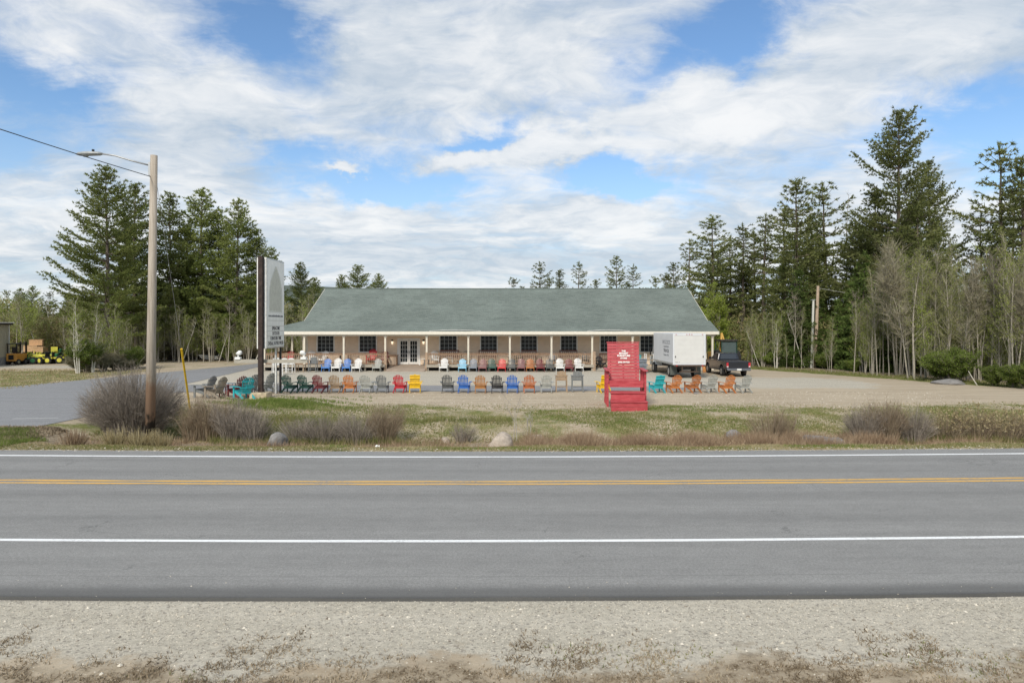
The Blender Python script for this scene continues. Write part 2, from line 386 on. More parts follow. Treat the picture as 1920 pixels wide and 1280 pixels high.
strip('centre_line', 16.30, 16.43, .004, M_yell, dx=.4, wob=.012, seed=5)
strip('centre_line', 16.57, 16.70, .004, M_yell, dx=.4, wob=.012, seed=6)
poly = [(-18.9,20.75),(-18.2,23),(-17.8,26),(-17.7,28.5),(-18.4,34),(-19.0,38.6),(-17.5,39.3),(0,39.3),(8,39.9),(12.5,40.9),(8,42.5),(0,43.0),(-16,43.4),(-21.2,43.8),(-22.0,52),(-23.0,61),(-23.3,67.5),(-25.4,68.2),
        (-26.2,63),(-28,56),(-29.4,49.6),(-31.3,41.6),(-35,30),(-42,24),(-52,21.8)]
rr = random.Random(2)
pp = []
for i, p in enumerate(poly):
    n_ = poly[(i+1) % len(poly)]; L = math.dist(p, n_); k = max(1, int(L/1.2))
    for j in range(k):
        t = j/k; pp.append((p[0]+(n_[0]-p[0])*t+rr.uniform(-.07, .07), p[1]+(n_[1]-p[1])*t+rr.uniform(-.07, .07)))
me = bpy.data.meshes.new('driveway'); me.from_pydata([(x, y+(road_off(x) if y < 22.5 else 0), .012) for x, y in pp], [], [tuple(range(len(pp)))])
tag(link('driveway', me, M_drive), None, None, kind='structure')
mb = MB().add([(-20.3, 27.7, .016), (-18.6, 27.95, .016), (-18.6, 28.07, .016), (-20.3, 27.82, .016)], [(0,1,2,3)])
tag(obj('stop_line', mb, paint('worn_white_paint', (.5,.5,.48), .45)), None, None, kind='structure')

# ------------------------------------------------------------------ store building
def siding(name, c, pitch=.115):
    m, q, b = new_mat(name, .65, .3)
    co = N(q.t, 'ShaderNodeTexCoord').outputs['Object']; x, y, z = q.xyz(co)
    f = q.m('FRACT', q.m('DIVIDE', z, pitch))
    n = q.noise(q.v('MULTIPLY', co, (1, 1, 3)), 2.5, 5, .6)
    cc = q.mix(q.ss(n, .3, .7), tuple(v*.93 for v in c), tuple(v*1.05 for v in c))
    q.put(b.inputs['Base Color'], cc)
    bn = N(q.t, 'ShaderNodeBump'); bn.inputs['Strength'].default_value = .9; bn.inputs['Distance'].default_value = .02
    q.put(bn.inputs['Height'], q.m('SUBTRACT', 1.0, f)); q.put(b.inputs['Normal'], bn.outputs[0])
    return m
M_sid = siding('tan_siding', (.80, .635, .475)); M_trim = mat('cream_trim', (.70, .655, .56), .6, var=.06)
M_col = mat('cream_column', (.62, .57, .47), .6, var=.08); M_wtrim = mat('white_trim', (.74, .72, .68), .5, var=.06)
M_soff = mat('soffit', (.62, .54, .42), .8)
M_deck = mat('weathered_deck', (.36, .32, .26), .85, var=.3, scale=5, stretch=(1, 6, 6)); M_rail = mat('stained_rail', (.30, .19, .12), .75, var=.3)
M_bal = mat('baluster_wood', (.36, .26, .18), .8, var=.3); M_dark = mat('shade_black', (.02, .02, .02), .9, .1)  # near-black colour stands in for shade under the deck and indoors
M_conc = mat('concrete', (.42, .38, .32), .9, var=.15, scale=3, bump=.3)
M_brickw = mat('ramp_boards', (.36, .29, .23), .9, var=.25, scale=2, stretch=(1, 5, 1))
def glassm(name, c=(.015,.02,.022)):
    m, q, b = new_mat(name, .1, .25)
    co = N(q.t, 'ShaderNodeTexCoord').outputs['Object']
    n = q.noise(co, 1.7, 3, .5); q.put(b.inputs['Base Color'], q.mix(q.ss(n, .55, .72), c, (.075, .095, .10)))
    return m
M_glass = glassm('window_glass')
# roof shingles
m, q, b = new_mat('green_shingles', .9, .15)
co = N(q.t, 'ShaderNodeTexCoord').outputs['Object']; x, y, z = q.xyz(co)
br_ = N(q.t, 'ShaderNodeTexBrick'); q.put(br_.inputs[0], q.comb(x, q.m('MULTIPLY', y, 1.1), 0.0))
br_.inputs['Scale'].default_value = 1; br_.inputs['Brick Width'].default_value = .32; br_.inputs['Row Height'].default_value = .15; br_.inputs['Mortar Size'].default_value = .012
br_.inputs['Color1'].default_value = (.15, .18, .16, 1); br_.inputs['Color2'].default_value = (.23, .265, .24, 1); br_.inputs['Mortar'].default_value = (.10, .12, .11, 1); br_.inputs['Bias'].default_value = -.1
n = q.noise(q.v('MULTIPLY', co, (.35, 2.2, 1)), 1.4, 7, .65); n2 = q.noise(co, .35, 4)
n5 = q.noise(co, 14, 4, .7)
c = q.mix(q.ss(n, .3, .7), br_.outputs[0], (.195, .228, .205)); c = q.mix(q.ss(n2, .3, .75), q.v('SCALE', c, .88), q.v('SCALE', c, 1.12)); c = q.mix(q.ss(n5, .3, .7), q.v('SCALE', c, .76), q.v('SCALE', c, 1.06))
stn = q.noise(q.v('MULTIPLY', co, (1.6, .12, 1)), 1.3, 4, .6); c = q.mix(q.m('MULTIPLY', q.ss(stn, .55, .75), .3), c, (.12, .13, .115))
q.put(b.inputs['Base Color'], c)
bn = N(q.t, 'ShaderNodeBump'); bn.inputs['Strength'].default_value = .6; bn.inputs['Distance'].default_value = .015; q.put(bn.inputs['Height'], br_.outputs['Fac']); bn.invert = True; q.put(b.inputs['Normal'], bn.outputs[0])
M_roof = m

store = thing('furniture_store', 'long single-storey tan store with green shingled roof and full-width porch behind the rows of chairs', 'store building', (0, 59.5, 0))
def S(x, y, z): return (x, y-59.5, z)
WL, WR, WY = -17.9, 16.95, 59.5
# walls with real openings: front wall in pieces
wins = [(-16.93,-15.55),(-13.27,-11.85),(-6.25,-4.83),(-2.7,-1.33),(.80,2.15),(4.28,5.62),(7.72,9.08),(11.2,12.6),(14.3,15.6)]
door = (-9.85, -8.15)
zf, zw0, zw1, zt = .40, 1.52, 2.93, 3.75
mb = MB(); segs = sorted([(a, b, zw0, zw1) for a, b in wins]+[(door[0], door[1], zf+.02, 2.58)])
x = WL
for a, b2, z0, z1 in segs:
    mb.box(x, a, 0, .15, .05, zt)
    if z0 > .5: mb.box(a, b2, 0, .15, .05, z0)
    mb.box(a, b2, 0, .15, z1, zt); x = b2
mb.box(x, WR, 0, .15, .05, zt)
mb.box(WL, WL+.15, .15, 13.0, .05, zt); mb.box(WR-.15, WR, .15, 13.0, .05, zt); mb.box(WL, WR, 13.0, 13.15, .05, zt)
for xx in (WL, WR-.15): mb.prism([(.15, zt), (13.0, zt), (6.6, 7.1)], 'x', xx, xx+.15)
obj('wall', mb, M_sid, store)
obj('corner_board', MB().box(WL-.03, WL+.1, -.03, -.002, .3, zt-.3), M_trim, store); obj('corner_board', MB().box(WR-.1, WR+.03, -.03, -.002, .3, zt-.3), M_trim, store)
obj('room_shade_panel', MB().box(WL+.3, WR-.3, .9, 1.0, .1, 3.6), M_dark, store)  # near-black sheet behind the windows, its colour stands in for the unlit room
M_curt = mat('curtain_cloth', (.12, .15, .14), .9); M_mull = mat('window_muntin', (.42, .45, .46), .5)
wf = MB(); w0, h0 = 1.4, 1.41
wf.box(-w0/2-.1, -w0/2, -.05, .1, -.08, h0+.1).box(w0/2, w0/2+.1, -.05, .1, -.08, h0+.1).box(-w0/2, w0/2, -.05, .1, h0, h0+.1).box(-w0/2, w0/2, -.07, .1, -.08, 0)
wfm = wf.mesh('window')
wm = MB()
for k in range(1, 4): wm.box(-w0/2+k*w0/4-.013, -w0/2+k*w0/4+.013, -.012, .03, 0, h0)
for k in range(1, 4): wm.box(-w0/2, w0/2, -.014, .028, k*h0/4-.013, k*h0/4+.013)
wmm = wm.mesh('muntins'); gpm = MB().box(-w0/2, w0/2, .04, .05, 0, h0).mesh('pane')
for i, (a, b2) in enumerate(wins):
    wo = link('window', wfm, M_wtrim, store, ((a+b2)/2, 0, zw0)); wo.scale = ((b2-a)/w0, 1, 1)
    link('muntins', wmm, M_mull, wo); link('pane', gpm, M_glass, wo)
df = MB().box(door[0]-.14, door[0], -.05, .1, zf, 2.7).box(door[1], door[1]+.14, -.05, .1, zf, 2.7).box(door[0], door[1], -.05, .1, 2.58, 2.7)
obj('door_frame', df, M_wtrim, store)
for s_ in range(2):
    a = door[0]+s_*.85; mb = MB().box(a+.01, a+.13, .0, .05, zf+.03, 2.56).box(a+.72, a+.84, .0, .05, zf+.03, 2.56).box(a+.13, a+.72, .0, .05, 2.44, 2.56).box(a+.13, a+.72, .0, .05, zf+.03, zf+.22)
    for k in range(1, 3): mb.box(a+.13+k*.59/3-.012, a+.13+k*.59/3+.012, .01, .04, zf+.22, 2.44)
    for k in range(1, 5): mb.box(a+.13, a+.72, .008, .038, zf+.22+k*.364-.012, zf+.22+k*.364+.012)
    d_ = obj('door', mb, M_wtrim, store)
    obj('pane', MB().box(a+.13, a+.72, .045, .05, zf+.22, 2.44), M_glass, d_)
    obj('handle', MB().box(door[0]+.85+(-.09 if s_ == 0 else .05), door[0]+.85+(-.05 if s_ == 0 else .09), -.05, 0, 1.4, 1.55), mat('dark_metal', (.05,.05,.05), .4), d_)
# wall lanterns
M_blk = mat('black_metal', (.02, .02, .02), .45); M_lamp, q, b = new_mat('lamp_glass', .3); b.inputs['Base Color'].default_value = (.9, .8, .6, 1); b.inputs['Emission Color'].default_value = (1, .85, .62, 1); b.inputs['Emission Strength'].default_value = .6
for xx in (-10.42, -7.7):
    L_ = obj('wall_lantern', MB().tube([(0,-.12,.18),(0,-.12,.26),(0,-.12,.34)], [.12,.07,.02], 8).box(-.04, .04, -.12, 0, .19, .27), M_blk, store, (xx, 0, 2.25))
    obj('glass', MB().tube([(0,-.12,-.06),(0,-.12,.17)], [.07,.1], 8), M_lamp, L_)
# roof
EY, EZ = -2.6, 3.32       # eave
kz, ky = 4.22, 0.0; rz_, ry_ = 7.38, 6.7
mb = MB()
def slab(pts, th=.12):
    n = len(pts); vs = [Vector(p) for p in pts]+[Vector(p)-Vector((0,0,th)) for p in pts]
    mb.add(vs, [tuple(range(n)), tuple(range(2*n-1, n-1, -1))]+[(i, i+n, (i+1) % n+n, (i+1) % n) for i in range(n)])
XL, XR, CL = -18.1, 17.25, -21.1
slab([(XL, ky, kz), (XR-.2, ky, kz), (XR-.2, ry_, rz_), (XL, ry_, rz_)])
slab([(XL, ry_, rz_), (XR-.2, ry_, rz_), (XR-.2, 13.5, 4.0), (XL, 13.5, 4.0)])
slab([(CL, EY, EZ), (XR, EY, EZ), (XR, ky, kz-.003), (XL, ky, kz-.003)])
slab([(CL, EY, EZ), (XL, ky, kz-.006), (XL, 13.2, kz-.006), (CL, 13.2, EZ)])
obj('roof', mb, M_roof, store)
# ridge cap + ragged shingle patches
mb = MB().prism([(ry_-.18, rz_-.05), (ry_, rz_+.03), (ry_+.18, rz_-.05)], 'x', XL-.02, XR-.18); obj('ridge_cap', mb, M_roof, store)
mb = MB()
obj('rake_board', mb.bar((XL-.012, ky+.02, kz-.1), (XL-.012, ry_, rz_-.1), .03, .2), M_trim, store); obj('rake_board', MB().bar((XR-.19, ky+.02, kz-.1), (XR-.19, ry_, rz_-.1), .03, .2), M_trim, store)
mb = MB().box(CL+.02, XR-.02, EY-.045, EY-.004, EZ-.27, EZ-.02); mb.box(CL-.03, CL-.004, EY, 13.2, EZ-.27, EZ-.02); mb.box(XR+.004, XR+.03, EY, ky, EZ-.27, EZ-.02)
obj('fascia', mb, M_trim, store)
obj('porch_ceiling', MB().box(CL+.1, XR-.1, EY+.02, -.01, EZ-.25, EZ-.2).box(CL+.1, WL-.01, 0, 13.0, EZ-.25, EZ-.2), M_soff, store)
obj('porch_beam', MB().box(CL+.15, XR-.2, EY+.28, EY+.42, EZ-.40, EZ-.252), M_trim, store)
M_drip = mat('bent_flashing', (.62, .62, .60), .5)
for a, b2 in ((-6.9, -2.6), (6.3, 9.8)):
    mb = MB()
    for k in range(8):
        t0, t1 = k/8, (k+1)/8; f0, f1 = math.sin(math.pi*t0)*.10, math.sin(math.pi*t1)*.10
        mb.bar((a+(b2-a)*t0, EY+.02, EZ+.02+f0), (a+(b2-a)*t1, EY+.02, EZ+.02+f1), .05, .03)
    obj('flashing', mb, M_drip, store)
# deck, ramp
DH = .52
def deck(x0, x1, y0, y1, n=None):
    mb = MB(); y = y0
    while y < y1-.01:
        mb.box(x0, x1, y, min(y+.135, y1), DH-.03, DH); y += .143
    obj('deck', mb, M_deck, store)
    obj('deck_rim', MB().box(x0, x1, y0-.03, y0-.002, DH-.22, DH-.005), M_deck, store)
    mb = MB(); x = x0+.1
    while x < x1: obj('deck_post', MB().box(x-.07, x+.07, y0+.1, y0+.24, -.01, DH-.031), M_deck, store); x += 1.72
    obj('deck_shade_panel', MB().box(x0+.02, x1-.02, y0+1.0, y0+1.05, 0, DH-.04), M_dark, store)  # upright near-black sheet, shade beneath the deck put in as colour
deck(CL+.1, -10.62, -2.5, 0); deck(-7.15, 6.85, -2.5, 0); deck(CL+.1, WL-.05, 0.02, 13)
mb = MB(); mb.prism([(-3.2, .0), (-2.2, .18), (0, .40), (0, -.01)], 'x', -10.5, -7.25); obj('entry_ramp', mb, M_brickw, store)
mb = MB(); mb.prism([(-2.4, .02), (-1.2, .22), (0, .30), (0, -.01)], 'x', 6.95, 16.8); obj('entry_ramp', mb, M_conc, store)
# columns
colm = MB().box(-.075, .075, -.075, .075, 0, 1).box(-.11, .11, -.11, .11, .95, 1.0).box(-.10, .10, -.10, .10, 0, .04).mesh('column')
for xx in [-20.75, -17.4, -14.1, -10.62, -7.15, -3.66, -.18, 3.31, 6.72, 10.1, 13.5, 16.8]:
    base = DH if (xx < 6.8 and not -10 < xx < -7.5) else .05
    o = link('column', colm, M_col, store, (xx, EY+.35, base)); o.scale = (1, 1, EZ-.40-base)
for yy in (1.5, 5.0, 8.5, 12.0):
    o = link('column', colm, M_col, store, (-20.75, yy, DH)); o.scale = (1, 1, EZ-.25-DH)
o = link('column', colm, M_col, store, (16.8, -.4, .3)); o.scale = (.7, .7, EZ-.25-.3)
# railings
balm = MB().box(-.02, .02, -.02, .02, 0, .80).mesh('baluster')
nbal = 0
def railing(p, q_, parent=store, z=DH):
    global nbal
    p, q_ = Vector((*p, z)), Vector((*q_, z)); L = (q_-p).length; d = (q_-p)/L
    up = Vector((0,0,1))
    r = obj('railing', MB().bar(p+up*.93, q_+up*.93, .12, .045).bar(p+up*.10, q_+up*.10, .05, .08).bar(p+up*.85, q_+up*.85, .045, .08), M_rail, parent)
    n = int(L/.155)
    for i in range(n):
        if nbal >= 290: break
        link('baluster', balm, M_bal, r, p+d*(L*(i+.5)/n)+up*.1); nbal += 1
for a, b2 in ((-17.3, -14.2), (-14.0, -10.75), (-7.0, -3.76), (-3.56, -.28), (-.08, 3.21), (3.41, 6.7), (-20.65, -17.5)): railing((a, EY+.35), (b2, EY+.35))
railing((-20.75, 0.0), (-20.75, 3.5))
for a, y_, h_ in ((-10.72, .22, 1.62), (-7.28, .2, 1.55), (6.76, .1, 1.62)): obj('newel_post', MB().box(a, a+.22, EY+y_, EY+y_+.24, 0, h_), M_bal, store)

# ------------------------------------------------------------------ adirondack chairs
def chair_meshes():
    d = {}
    mb = MB()
    for k in range(6):
        t = k/6; y = -.27+t*.47; z = .385-t*.115; mb.bar((-.27, y, z), (.27, y, z), .068, .022, up=(0,-.23,1))
    mb.box(-.29, .29, -.335, -.31, .28, .39)
    d['seat'] = mb.mesh('seat')
    mb = MB(); n = 7
    for k in range(n):
        u = (k-(n-1)/2)/((n-1)/2); top = 1.0-.13*u*u
        x0, x1 = u*.185, u*.255; y0, y1 = .20, .20+(top-.24)*.42
        hw0, hw1 = .019, .027
        a, b_ = Vector((x0, y0, .24)), Vector((x1, y1, top)); nrm = Vector((0, .92, -.39))*.02
        vs = [a+Vector((-hw0,0,0)), a+Vector((hw0,0,0)), b_+Vector((hw1,0,-.02*u*1.2)), b_+Vector((-hw1,0,.02*u*1.2))]
        vs += [v+nrm for v in vs]
        mb.add(vs, [(0,1,2,3),(7,6,5,4),(0,4,5,1),(1,5,6,2),(2,6,7,3),(3,7,4,0)])
    d['backrest'] = mb.mesh('backrest')
    d['back_rail'] = MB().bar((-.33, .335, .515), (.33, .335, .515), .05, .05).bar((-.26, .46, .80), (.26, .46, .80), .03, .045).bar((-.25, .235, .28), (.25, .235, .28), .03, .07).mesh('back_rail')
    mb = MB().prism([(.28,-.38),(.42,-.36),(.43,-.2),(.38,.05),(.36,.36),(.29,.36),(.28,.0)], 'z', .555, .58)
    d['armrest'] = mb.mesh('armrest')
    d['front_leg'] = MB().box(.285, .315, -.33, -.22, 0, .555).mesh('front_leg')
    d['rear_leg'] = MB().prism([(-.30,.28),(-.30,.37),(.2,.27),(.56,.04),(.53,0),(.44,0),(.15,.16)], 'x', .255, .28).mesh('rear_leg')
    # lower version of the same for flat-backed chairs
    mb = MB()
    for k in range(5):
        x = (k-2)*.104; top = .99-.05*abs(k-2)**1.5*.6
        a, b_ = Vector((x, .20, .24)), Vector((x, .20+(top-.24)*.42, top)); nrm = Vector((0, .92, -.39))*.022
        vs = [a+Vector((-.049,0,0)), a+Vector((.049,0,0)), b_+Vector((.049,0,0)), b_+Vector((-.049,0,0))]; vs += [v+nrm for v in vs]
        mb.add(vs, [(0,1,2,3),(7,6,5,4),(0,4,5,1),(1,5,6,2),(2,6,7,3),(3,7,4,0)])
    d['flat_back'] = mb.mesh('backrest')
    d['flat_rail'] = MB().bar((-.36, .345, .515), (.36, .345, .515), .05, .06).bar((-.27, .47, .80), (.27, .47, .80), .035, .07).bar((-.27, .52, .93), (.27, .52, .93), .03, .05).bar((-.25, .235, .28), (.25, .235, .28), .03, .07).mesh('back_rail')
    return d
CM = chair_meshes()
mirror = {}
def mir(me):
    if me.name not in mirror:
        m2 = me.copy(); 
        for v in m2.vertices: v.co.x *= -1
        m2.flip_normals(); mirror[me.name] = m2
    return mirror[me.name]
cmats = {}
CC = dict(darkgreen=(.022,.075,.06), maroon=(.17,.035,.04), tan=(.34,.24,.15), orange=(.52,.19,.055), lightgrey=(.36,.37,.34), grey=(.17,.18,.18), darkgrey=(.09,.095,.095),
          red=(.50,.022,.035), yellow=(.80,.50,.02), blue=(.03,.14,.48), brown=(.42,.19,.06), black=(.035,.035,.038), teal=(.03,.40,.44), white=(.70,.70,.68),
          skyblue=(.28,.56,.74), slate=(.22,.25,.29), mauve=(.24,.11,.11), bright=(.60,.06,.06), rust=(.46,.13,.035), brightblue=(.08,.22,.56), weathered=(.26,.22,.17), copper=(.42,.155,.05), green=(.05,.11,.09), brownwood=(.13,.06,.04), timber=(.33,.25,.16))
def cm(c):
    if c not in cmats: cmats[c] = mat(c+'_lumber', CC[c], .42, .4, var=.12, scale=9)
    return cmats[c]
def adirondack(loc, face, colr, label, group, flat=False, name='adirondack_chair', sc=1.0):
    t = thing(name, label, 'chair', loc, face, group); t.scale = (sc,)*3; m_ = cm(colr)
    t.rotation_euler.x = 0; link('seat', CM['seat'], m_, t); link('backrest', CM['flat_back' if flat else 'backrest'], m_, t); link('back_rail', CM['flat_rail' if flat else 'back_rail'], m_, t)
    for p in ('armrest', 'front_leg', 'rear_leg'):
        link(p, CM[p], m_, t); link(p, mir(CM[p]), m_, t)
    return t
# pedestal / balcony-height chair
TM = {}
mb = MB()
for k in range(6): mb.box(-.25+k*.085, -.175+k*.085, 0, .022, .66, 1.22-.02*abs(k-2.5))
TM['backrest'] = mb.mesh('backrest')
TM['seat'] = MB().box(-.27, .27, -.45, 0, .70, .73).mesh('seat'); TM['back_rail'] = MB().box(-.29, .29, .025, .06, .90, .96).box(-.27, .27, .025, .05, .68, .74).mesh('back_rail')
TM['armrest'] = MB().box(.26, .37, -.48, .1, .93, .955).mesh('armrest'); TM['leg'] = MB().bar((.30,-.42,0), (.29,-.40,.93), .05, .05, (0,1,0)).mesh('leg'); TM['rear'] = MB().bar((.31,.08,0), (.29,.03,.93), .05, .05, (0,1,0)).mesh('leg')
TM['foot_rest'] = MB().box(-.29, .29, -.46, -.40, .25, .29).mesh('foot_rest')
def tallchair(loc, face, colr, label, group, sc=1):
    t = thing('tall_chair', label, 'chair', loc, face, group); m_ = cm(colr); t.scale = (sc,)*3
    for p in ('seat', 'backrest', 'back_rail', 'foot_rest'): link(p, TM[p], m_, t)
    for p, nm in (('armrest', 'armrest'), ('leg', 'leg'), ('rear', 'leg')): link(nm, TM[p], m_, t); link(nm, mir(TM[p]), m_, t)
    return t
GF = 'chairs in the long front row with their backs to the road'
front = [(544,'darkgreen','dark green slatted chair at the left end of the front row',0),(573,'darkgreen','dark green slatted chair between the other dark green one and the maroon one',0),
 (601,'maroon','maroon slatted chair in the front row beside the dark green pair',0),(630,'tan','weathered tan slatted chair between maroon and orange chairs',0),(656,'orange','bright orange slatted chair between tan and light grey ones',0),
 (687,'lightgrey','light grey slatted chair right of the orange one, front row left part',0),(717,'grey','mid grey slatted chair beside the red chair in the front row',0),(750,'red','red slatted chair beside the yellow chair in the front row',0),(778,'yellow','yellow flat-backed chair ending the left part of the front row',1),
 (839,'darkgrey','charcoal grey slatted chair starting the middle part of the front row',0),(870,'blue','royal blue slatted chair beside the charcoal one in the front row',0),(901,'brown','golden brown slatted chair between blue and black chairs',0),
 (932,'black','black slatted chair in the middle of the front row',0),(961,'blue','blue slatted chair seen behind the bare sapling',0),(992,'rust','rust orange slatted chair just right of the bare sapling',0),(1024,'lightgrey','light grey slatted chair left of the two tall chairs',0),
 (1132,'yellow','yellow flat-backed chair half hidden by the giant red chair',1),(1231,'teal','turquoise flat-backed chair just right of the giant red chair',1),(1263,'orange','orange slatted chair behind which the box truck stands, beside the turquoise one',0),(1298,'copper','brown-orange slatted chair third right of the giant red chair',0),
 (1329,'lightgrey','light grey slatted chair between two orange ones on the right',0),(1362,'orange','orange slatted chair in front of the pickup',0),(1393,'lightgrey','light grey slatted chair at the right end of the front row',0)]
rr = random.Random(11)
for px, c_, lab, fl in front:
    D = 38.75+rr.uniform(-.12, .12); p = at(px, D); p.z = hz(p.x, p.y)
    if c_ == 'yellow': a = R_(180)+R_(8 if px > 1000 else 8)*(1)
    else: a = R_(180)+R_(-9 if px < 620 else (13 if px > 1200 else 0))+R_(rr.uniform(-3, 3))
    adirondack(p, a, c_, lab, GF, bool(fl), sc=1.04 if c_ != 'yellow' else 1.07)
for px, c_, lab in ((1053,'tan','tall tan balcony chair in the front row'),(1083,'grey','tall grey balcony chair in the front row, next to the tall tan one')):
    p = at(px, 38.9); tallchair(p, R_(180), c_, lab, GF)
# group facing left beside the sign
for px, D, c_, a, lab in ((383,36.2,'grey',-106,'grey slatted chair in side view, farthest left behind the brown brush'),(403,35.6,'weathered',-110,'weathered brown chair in side view, second from the left beside the sign'),
   (445,36.2,'maroon',-128,'dark red chair in side view beside the turquoise one near the sign'),(456,35.3,'teal',-130,'turquoise chair in side view left of the sign post'),(468,37.4,'grey',-126,'grey chair in side view tucked behind the turquoise one'),
   (497,38.6,'lightgrey',-120,'pale grey chair between the two sign posts')):
    p = at(px, D); p.z = hz(p.x, p.y); adirondack(p, R_(a), c_, lab, 'chairs in side view beside the sign', sc=1.15)
def small_table(loc, c_, label, w=.5, h=.45, nm='side_table', rz=0):
    t = thing(nm, label, 'table', loc, rz); m_ = cm(c_)
    mb = MB()
    for k in range(5): mb.box(-w/2+k*w/5, -w/2+(k+1)*w/5-.012, -w/2, w/2, h-.025, h)
    obj('tabletop', mb, m_, t)
    for sx in (-1, 1):
        for sy in (-1, 1): obj('leg', MB().box(sx*w*.4-.025, sx*w*.4+.025, sy*w*.4-.025, sy*w*.4+.025, 0, h-.026), m_, t)
    return t
small_table(at(420, 36.4), 'maroon', 'small dark red side table left of the dark red chair', .42, .55)
small_table(at(432, 38.5), 'slate', 'slate blue side table behind the dark red chair', .5, .55)
# folding lounge/white table between sign posts
small_table(at(508, 39.0), 'white', 'low white slatted table between the posts of the sign', .75, .5)
# porch row, facing the road
GP = 'chairs in the back row along the porch deck, facing the road'
porch = [(612,'brightblue','bright blue chair left of a white one at the left deck'),(631,'white','white chair between the two bright blue ones'),(650,'brightblue','bright blue chair between two white ones'),(669,'white','white chair right of both bright blue ones at the left deck'),(707,'lightgrey','light grey chair alone at the right end of the left deck'),
 (832,'white','white chair at the left end of the right deck'),(867,'skyblue','pale sky blue chair in the back row'),(887,'slate','slate grey chair beside the sky blue one'),(905,'mauve','brownish mauve chair left of the dark green one'),(922,'green','dark green chair left of the scarlet one in the back row'),(941,'bright','scarlet chair in the middle of the back row'),
 (959,'darkgrey','charcoal chair right of the scarlet one'),(977,'mauve','brownish mauve chair between charcoal and orange ones'),(994,'copper','orange chair in the back row'),(1013,'maroon','maroon chair right of the orange one in the back row'),(1031,'darkgrey','charcoal chair left of a white one, back row right part'),
 (1050,'white','white chair above the tall tan balcony chair'),(1067,'maroon','maroon chair between the two white ones on the right'),(1085,'white','white chair at the right end of the back row, above the tall grey one')]
for px, c_, lab in porch:
    D = 56.2+rr.uniform(-.15, .15); p = at(px, D); adirondack(p, R_(rr.uniform(-5, 5)), c_, lab, GP, sc=1.04 if c_ != 'white' else 1.08)
tallchair(at(533, 55.6), R_(5), 'white', 'white balcony-height chair in front of the left porch, left of a pair', 'white balcony-height chairs', .95)
tallchair(at(546, 55.6), R_(-8), 'white', 'white balcony-height chair in front of the left porch, right of a pair', 'white balcony-height chairs', .95)
tallchair(at(519, 52.5), R_(30), 'white', 'white balcony-height chair standing just behind the far sign post', 'white balcony-height chairs', 1.1)
tallchair(at(588, 55.9), R_(0), 'grey', 'tall slate grey chair at the left deck beside the bright blue one', GP, 1.0)
small_table(at(564, 56), 'tan', 'weathered tan table with open sides in front of the left deck', .75, .62)
# things on the porch
def bench(px, c_, label, w=1.5, D=58.6, z=DH):
    t = thing('bench', label, 'bench', at(px, D, z), 0, 'wooden benches on the porch'); m_ = cm(c_)
    mb = MB()
    for k in range(4): mb.box(-w/2, w/2, -.22+k*.12, -.12+k*.12, .42, .445)
    obj('seat', mb, m_, t)
    mb = MB().bar((-w/2, .30, 1.12), (w/2, .30, 1.12), .05, .1).bar((-w/2, .27, .6), (w/2, .27, .6), .04, .07)
    for k in range(9): x = -w/2+.08+k*(w-.16)/8; mb.bar((x, .26, .5), (x, .30, 1.1), .05, .02, (0,1,0))
    obj('backrest', mb, m_, t)
    for s_ in (-1, 1):
        obj('leg', MB().box(s_*w/2-.03, s_*w/2+.03, -.24, -.18, 0, .62), m_, t); obj('leg', MB().box(s_*w/2-.03, s_*w/2+.03, .24, .30, 0, 1.16), m_, t)
        obj('armrest', MB().box(s_*w/2-.045, s_*w/2+.045, -.28, .3, .625, .655), m_, t)
    return t
bench(842, 'brownwood', 'dark brown bench under the first window right of the doors', 1.6)
bench(914, 'brownwood', 'dark brown bench under the second window right of the doors'); bench(992, 'brownwood', 'dark brown bench under the third window right of the doors', 1.3)
bench(1066, 'brownwood', 'dark brown bench under the fourth window right of the doors', 1.5); bench(1141, 'brownwood', 'brown bench on the low porch just left of the giant red chair', 1.5, z=.22)
adirondack(at(697, 58.4, DH), 0, 'red', 'tall scarlet chair on the porch behind the railing, left of the doors', 'chairs on the porch', sc=1.25)
for px, c_, lab in ((719,'maroon','dark red chair at the end of the left deck beside the doorway'),(583,'white','white chair behind the left railing, near the wall corner'),(606,'white','white chair under the first window, behind the railing'),(541,'red','red-brown chair behind the railing beside the sign'),(815,'white','white chair behind the railing just right of the doors'),(874,'weathered','weathered chair behind the railing between first and second windows'),(1196,'teal','turquoise chair on the low porch, right of the giant red chair'),(960,'weathered','weathered chair behind the middle of the right railing')):
    adirondack(at(px, 58.5, DH if px < 1100 else .3), R_(rr.uniform(-12, 12)), c_, lab, 'chairs on the porch', sc=1.1)
M_box = mat('tan_carton', (.48, .37, .27), .8)
for px, w, h, lab in ((628, 1.25, .72, 'wide tan carton behind the railing left of the first porch column'),(645, .7, .82, 'upright tan carton beside the wide one on the left deck'),(684, .8, .70, 'tan carton left of the tall scarlet porch chair')):
    t = thing('carton', lab, 'box', at(px, 58.7, DH), 0); obj('side', MB().box(-w/2, w/2, -.3, .3, 0, h), M_box, t); obj('flap', MB().box(-w/2, w/2, -.3, -.01, h+.003, h+.012).box(-w/2, w/2, .01, .3, h+.003, h+.012), M_box, t)
t = thing('cabinet', 'brown outdoor storage cabinet standing left of the double doors', 'cabinet', at(737, 59.1, .35)); bevel(obj('body', MB().box(-.36, .36, -.25, .25, 0, .85), M_rail, t), .015)
obj('door', MB().box(-.30, .30, -.275, -.252, .08, .72), M_box, t); obj('top', MB().box(-.41, .41, -.3, .3, .853, .9), M_rail, t)
small_table(at(792, 58.7, .4), 'white', 'white side table just right of the double doors', .55, .55); small_table(at(775+25, 57.9, .4), 'grey', 'grey side table at the foot of the right deck steps', .45, .5)
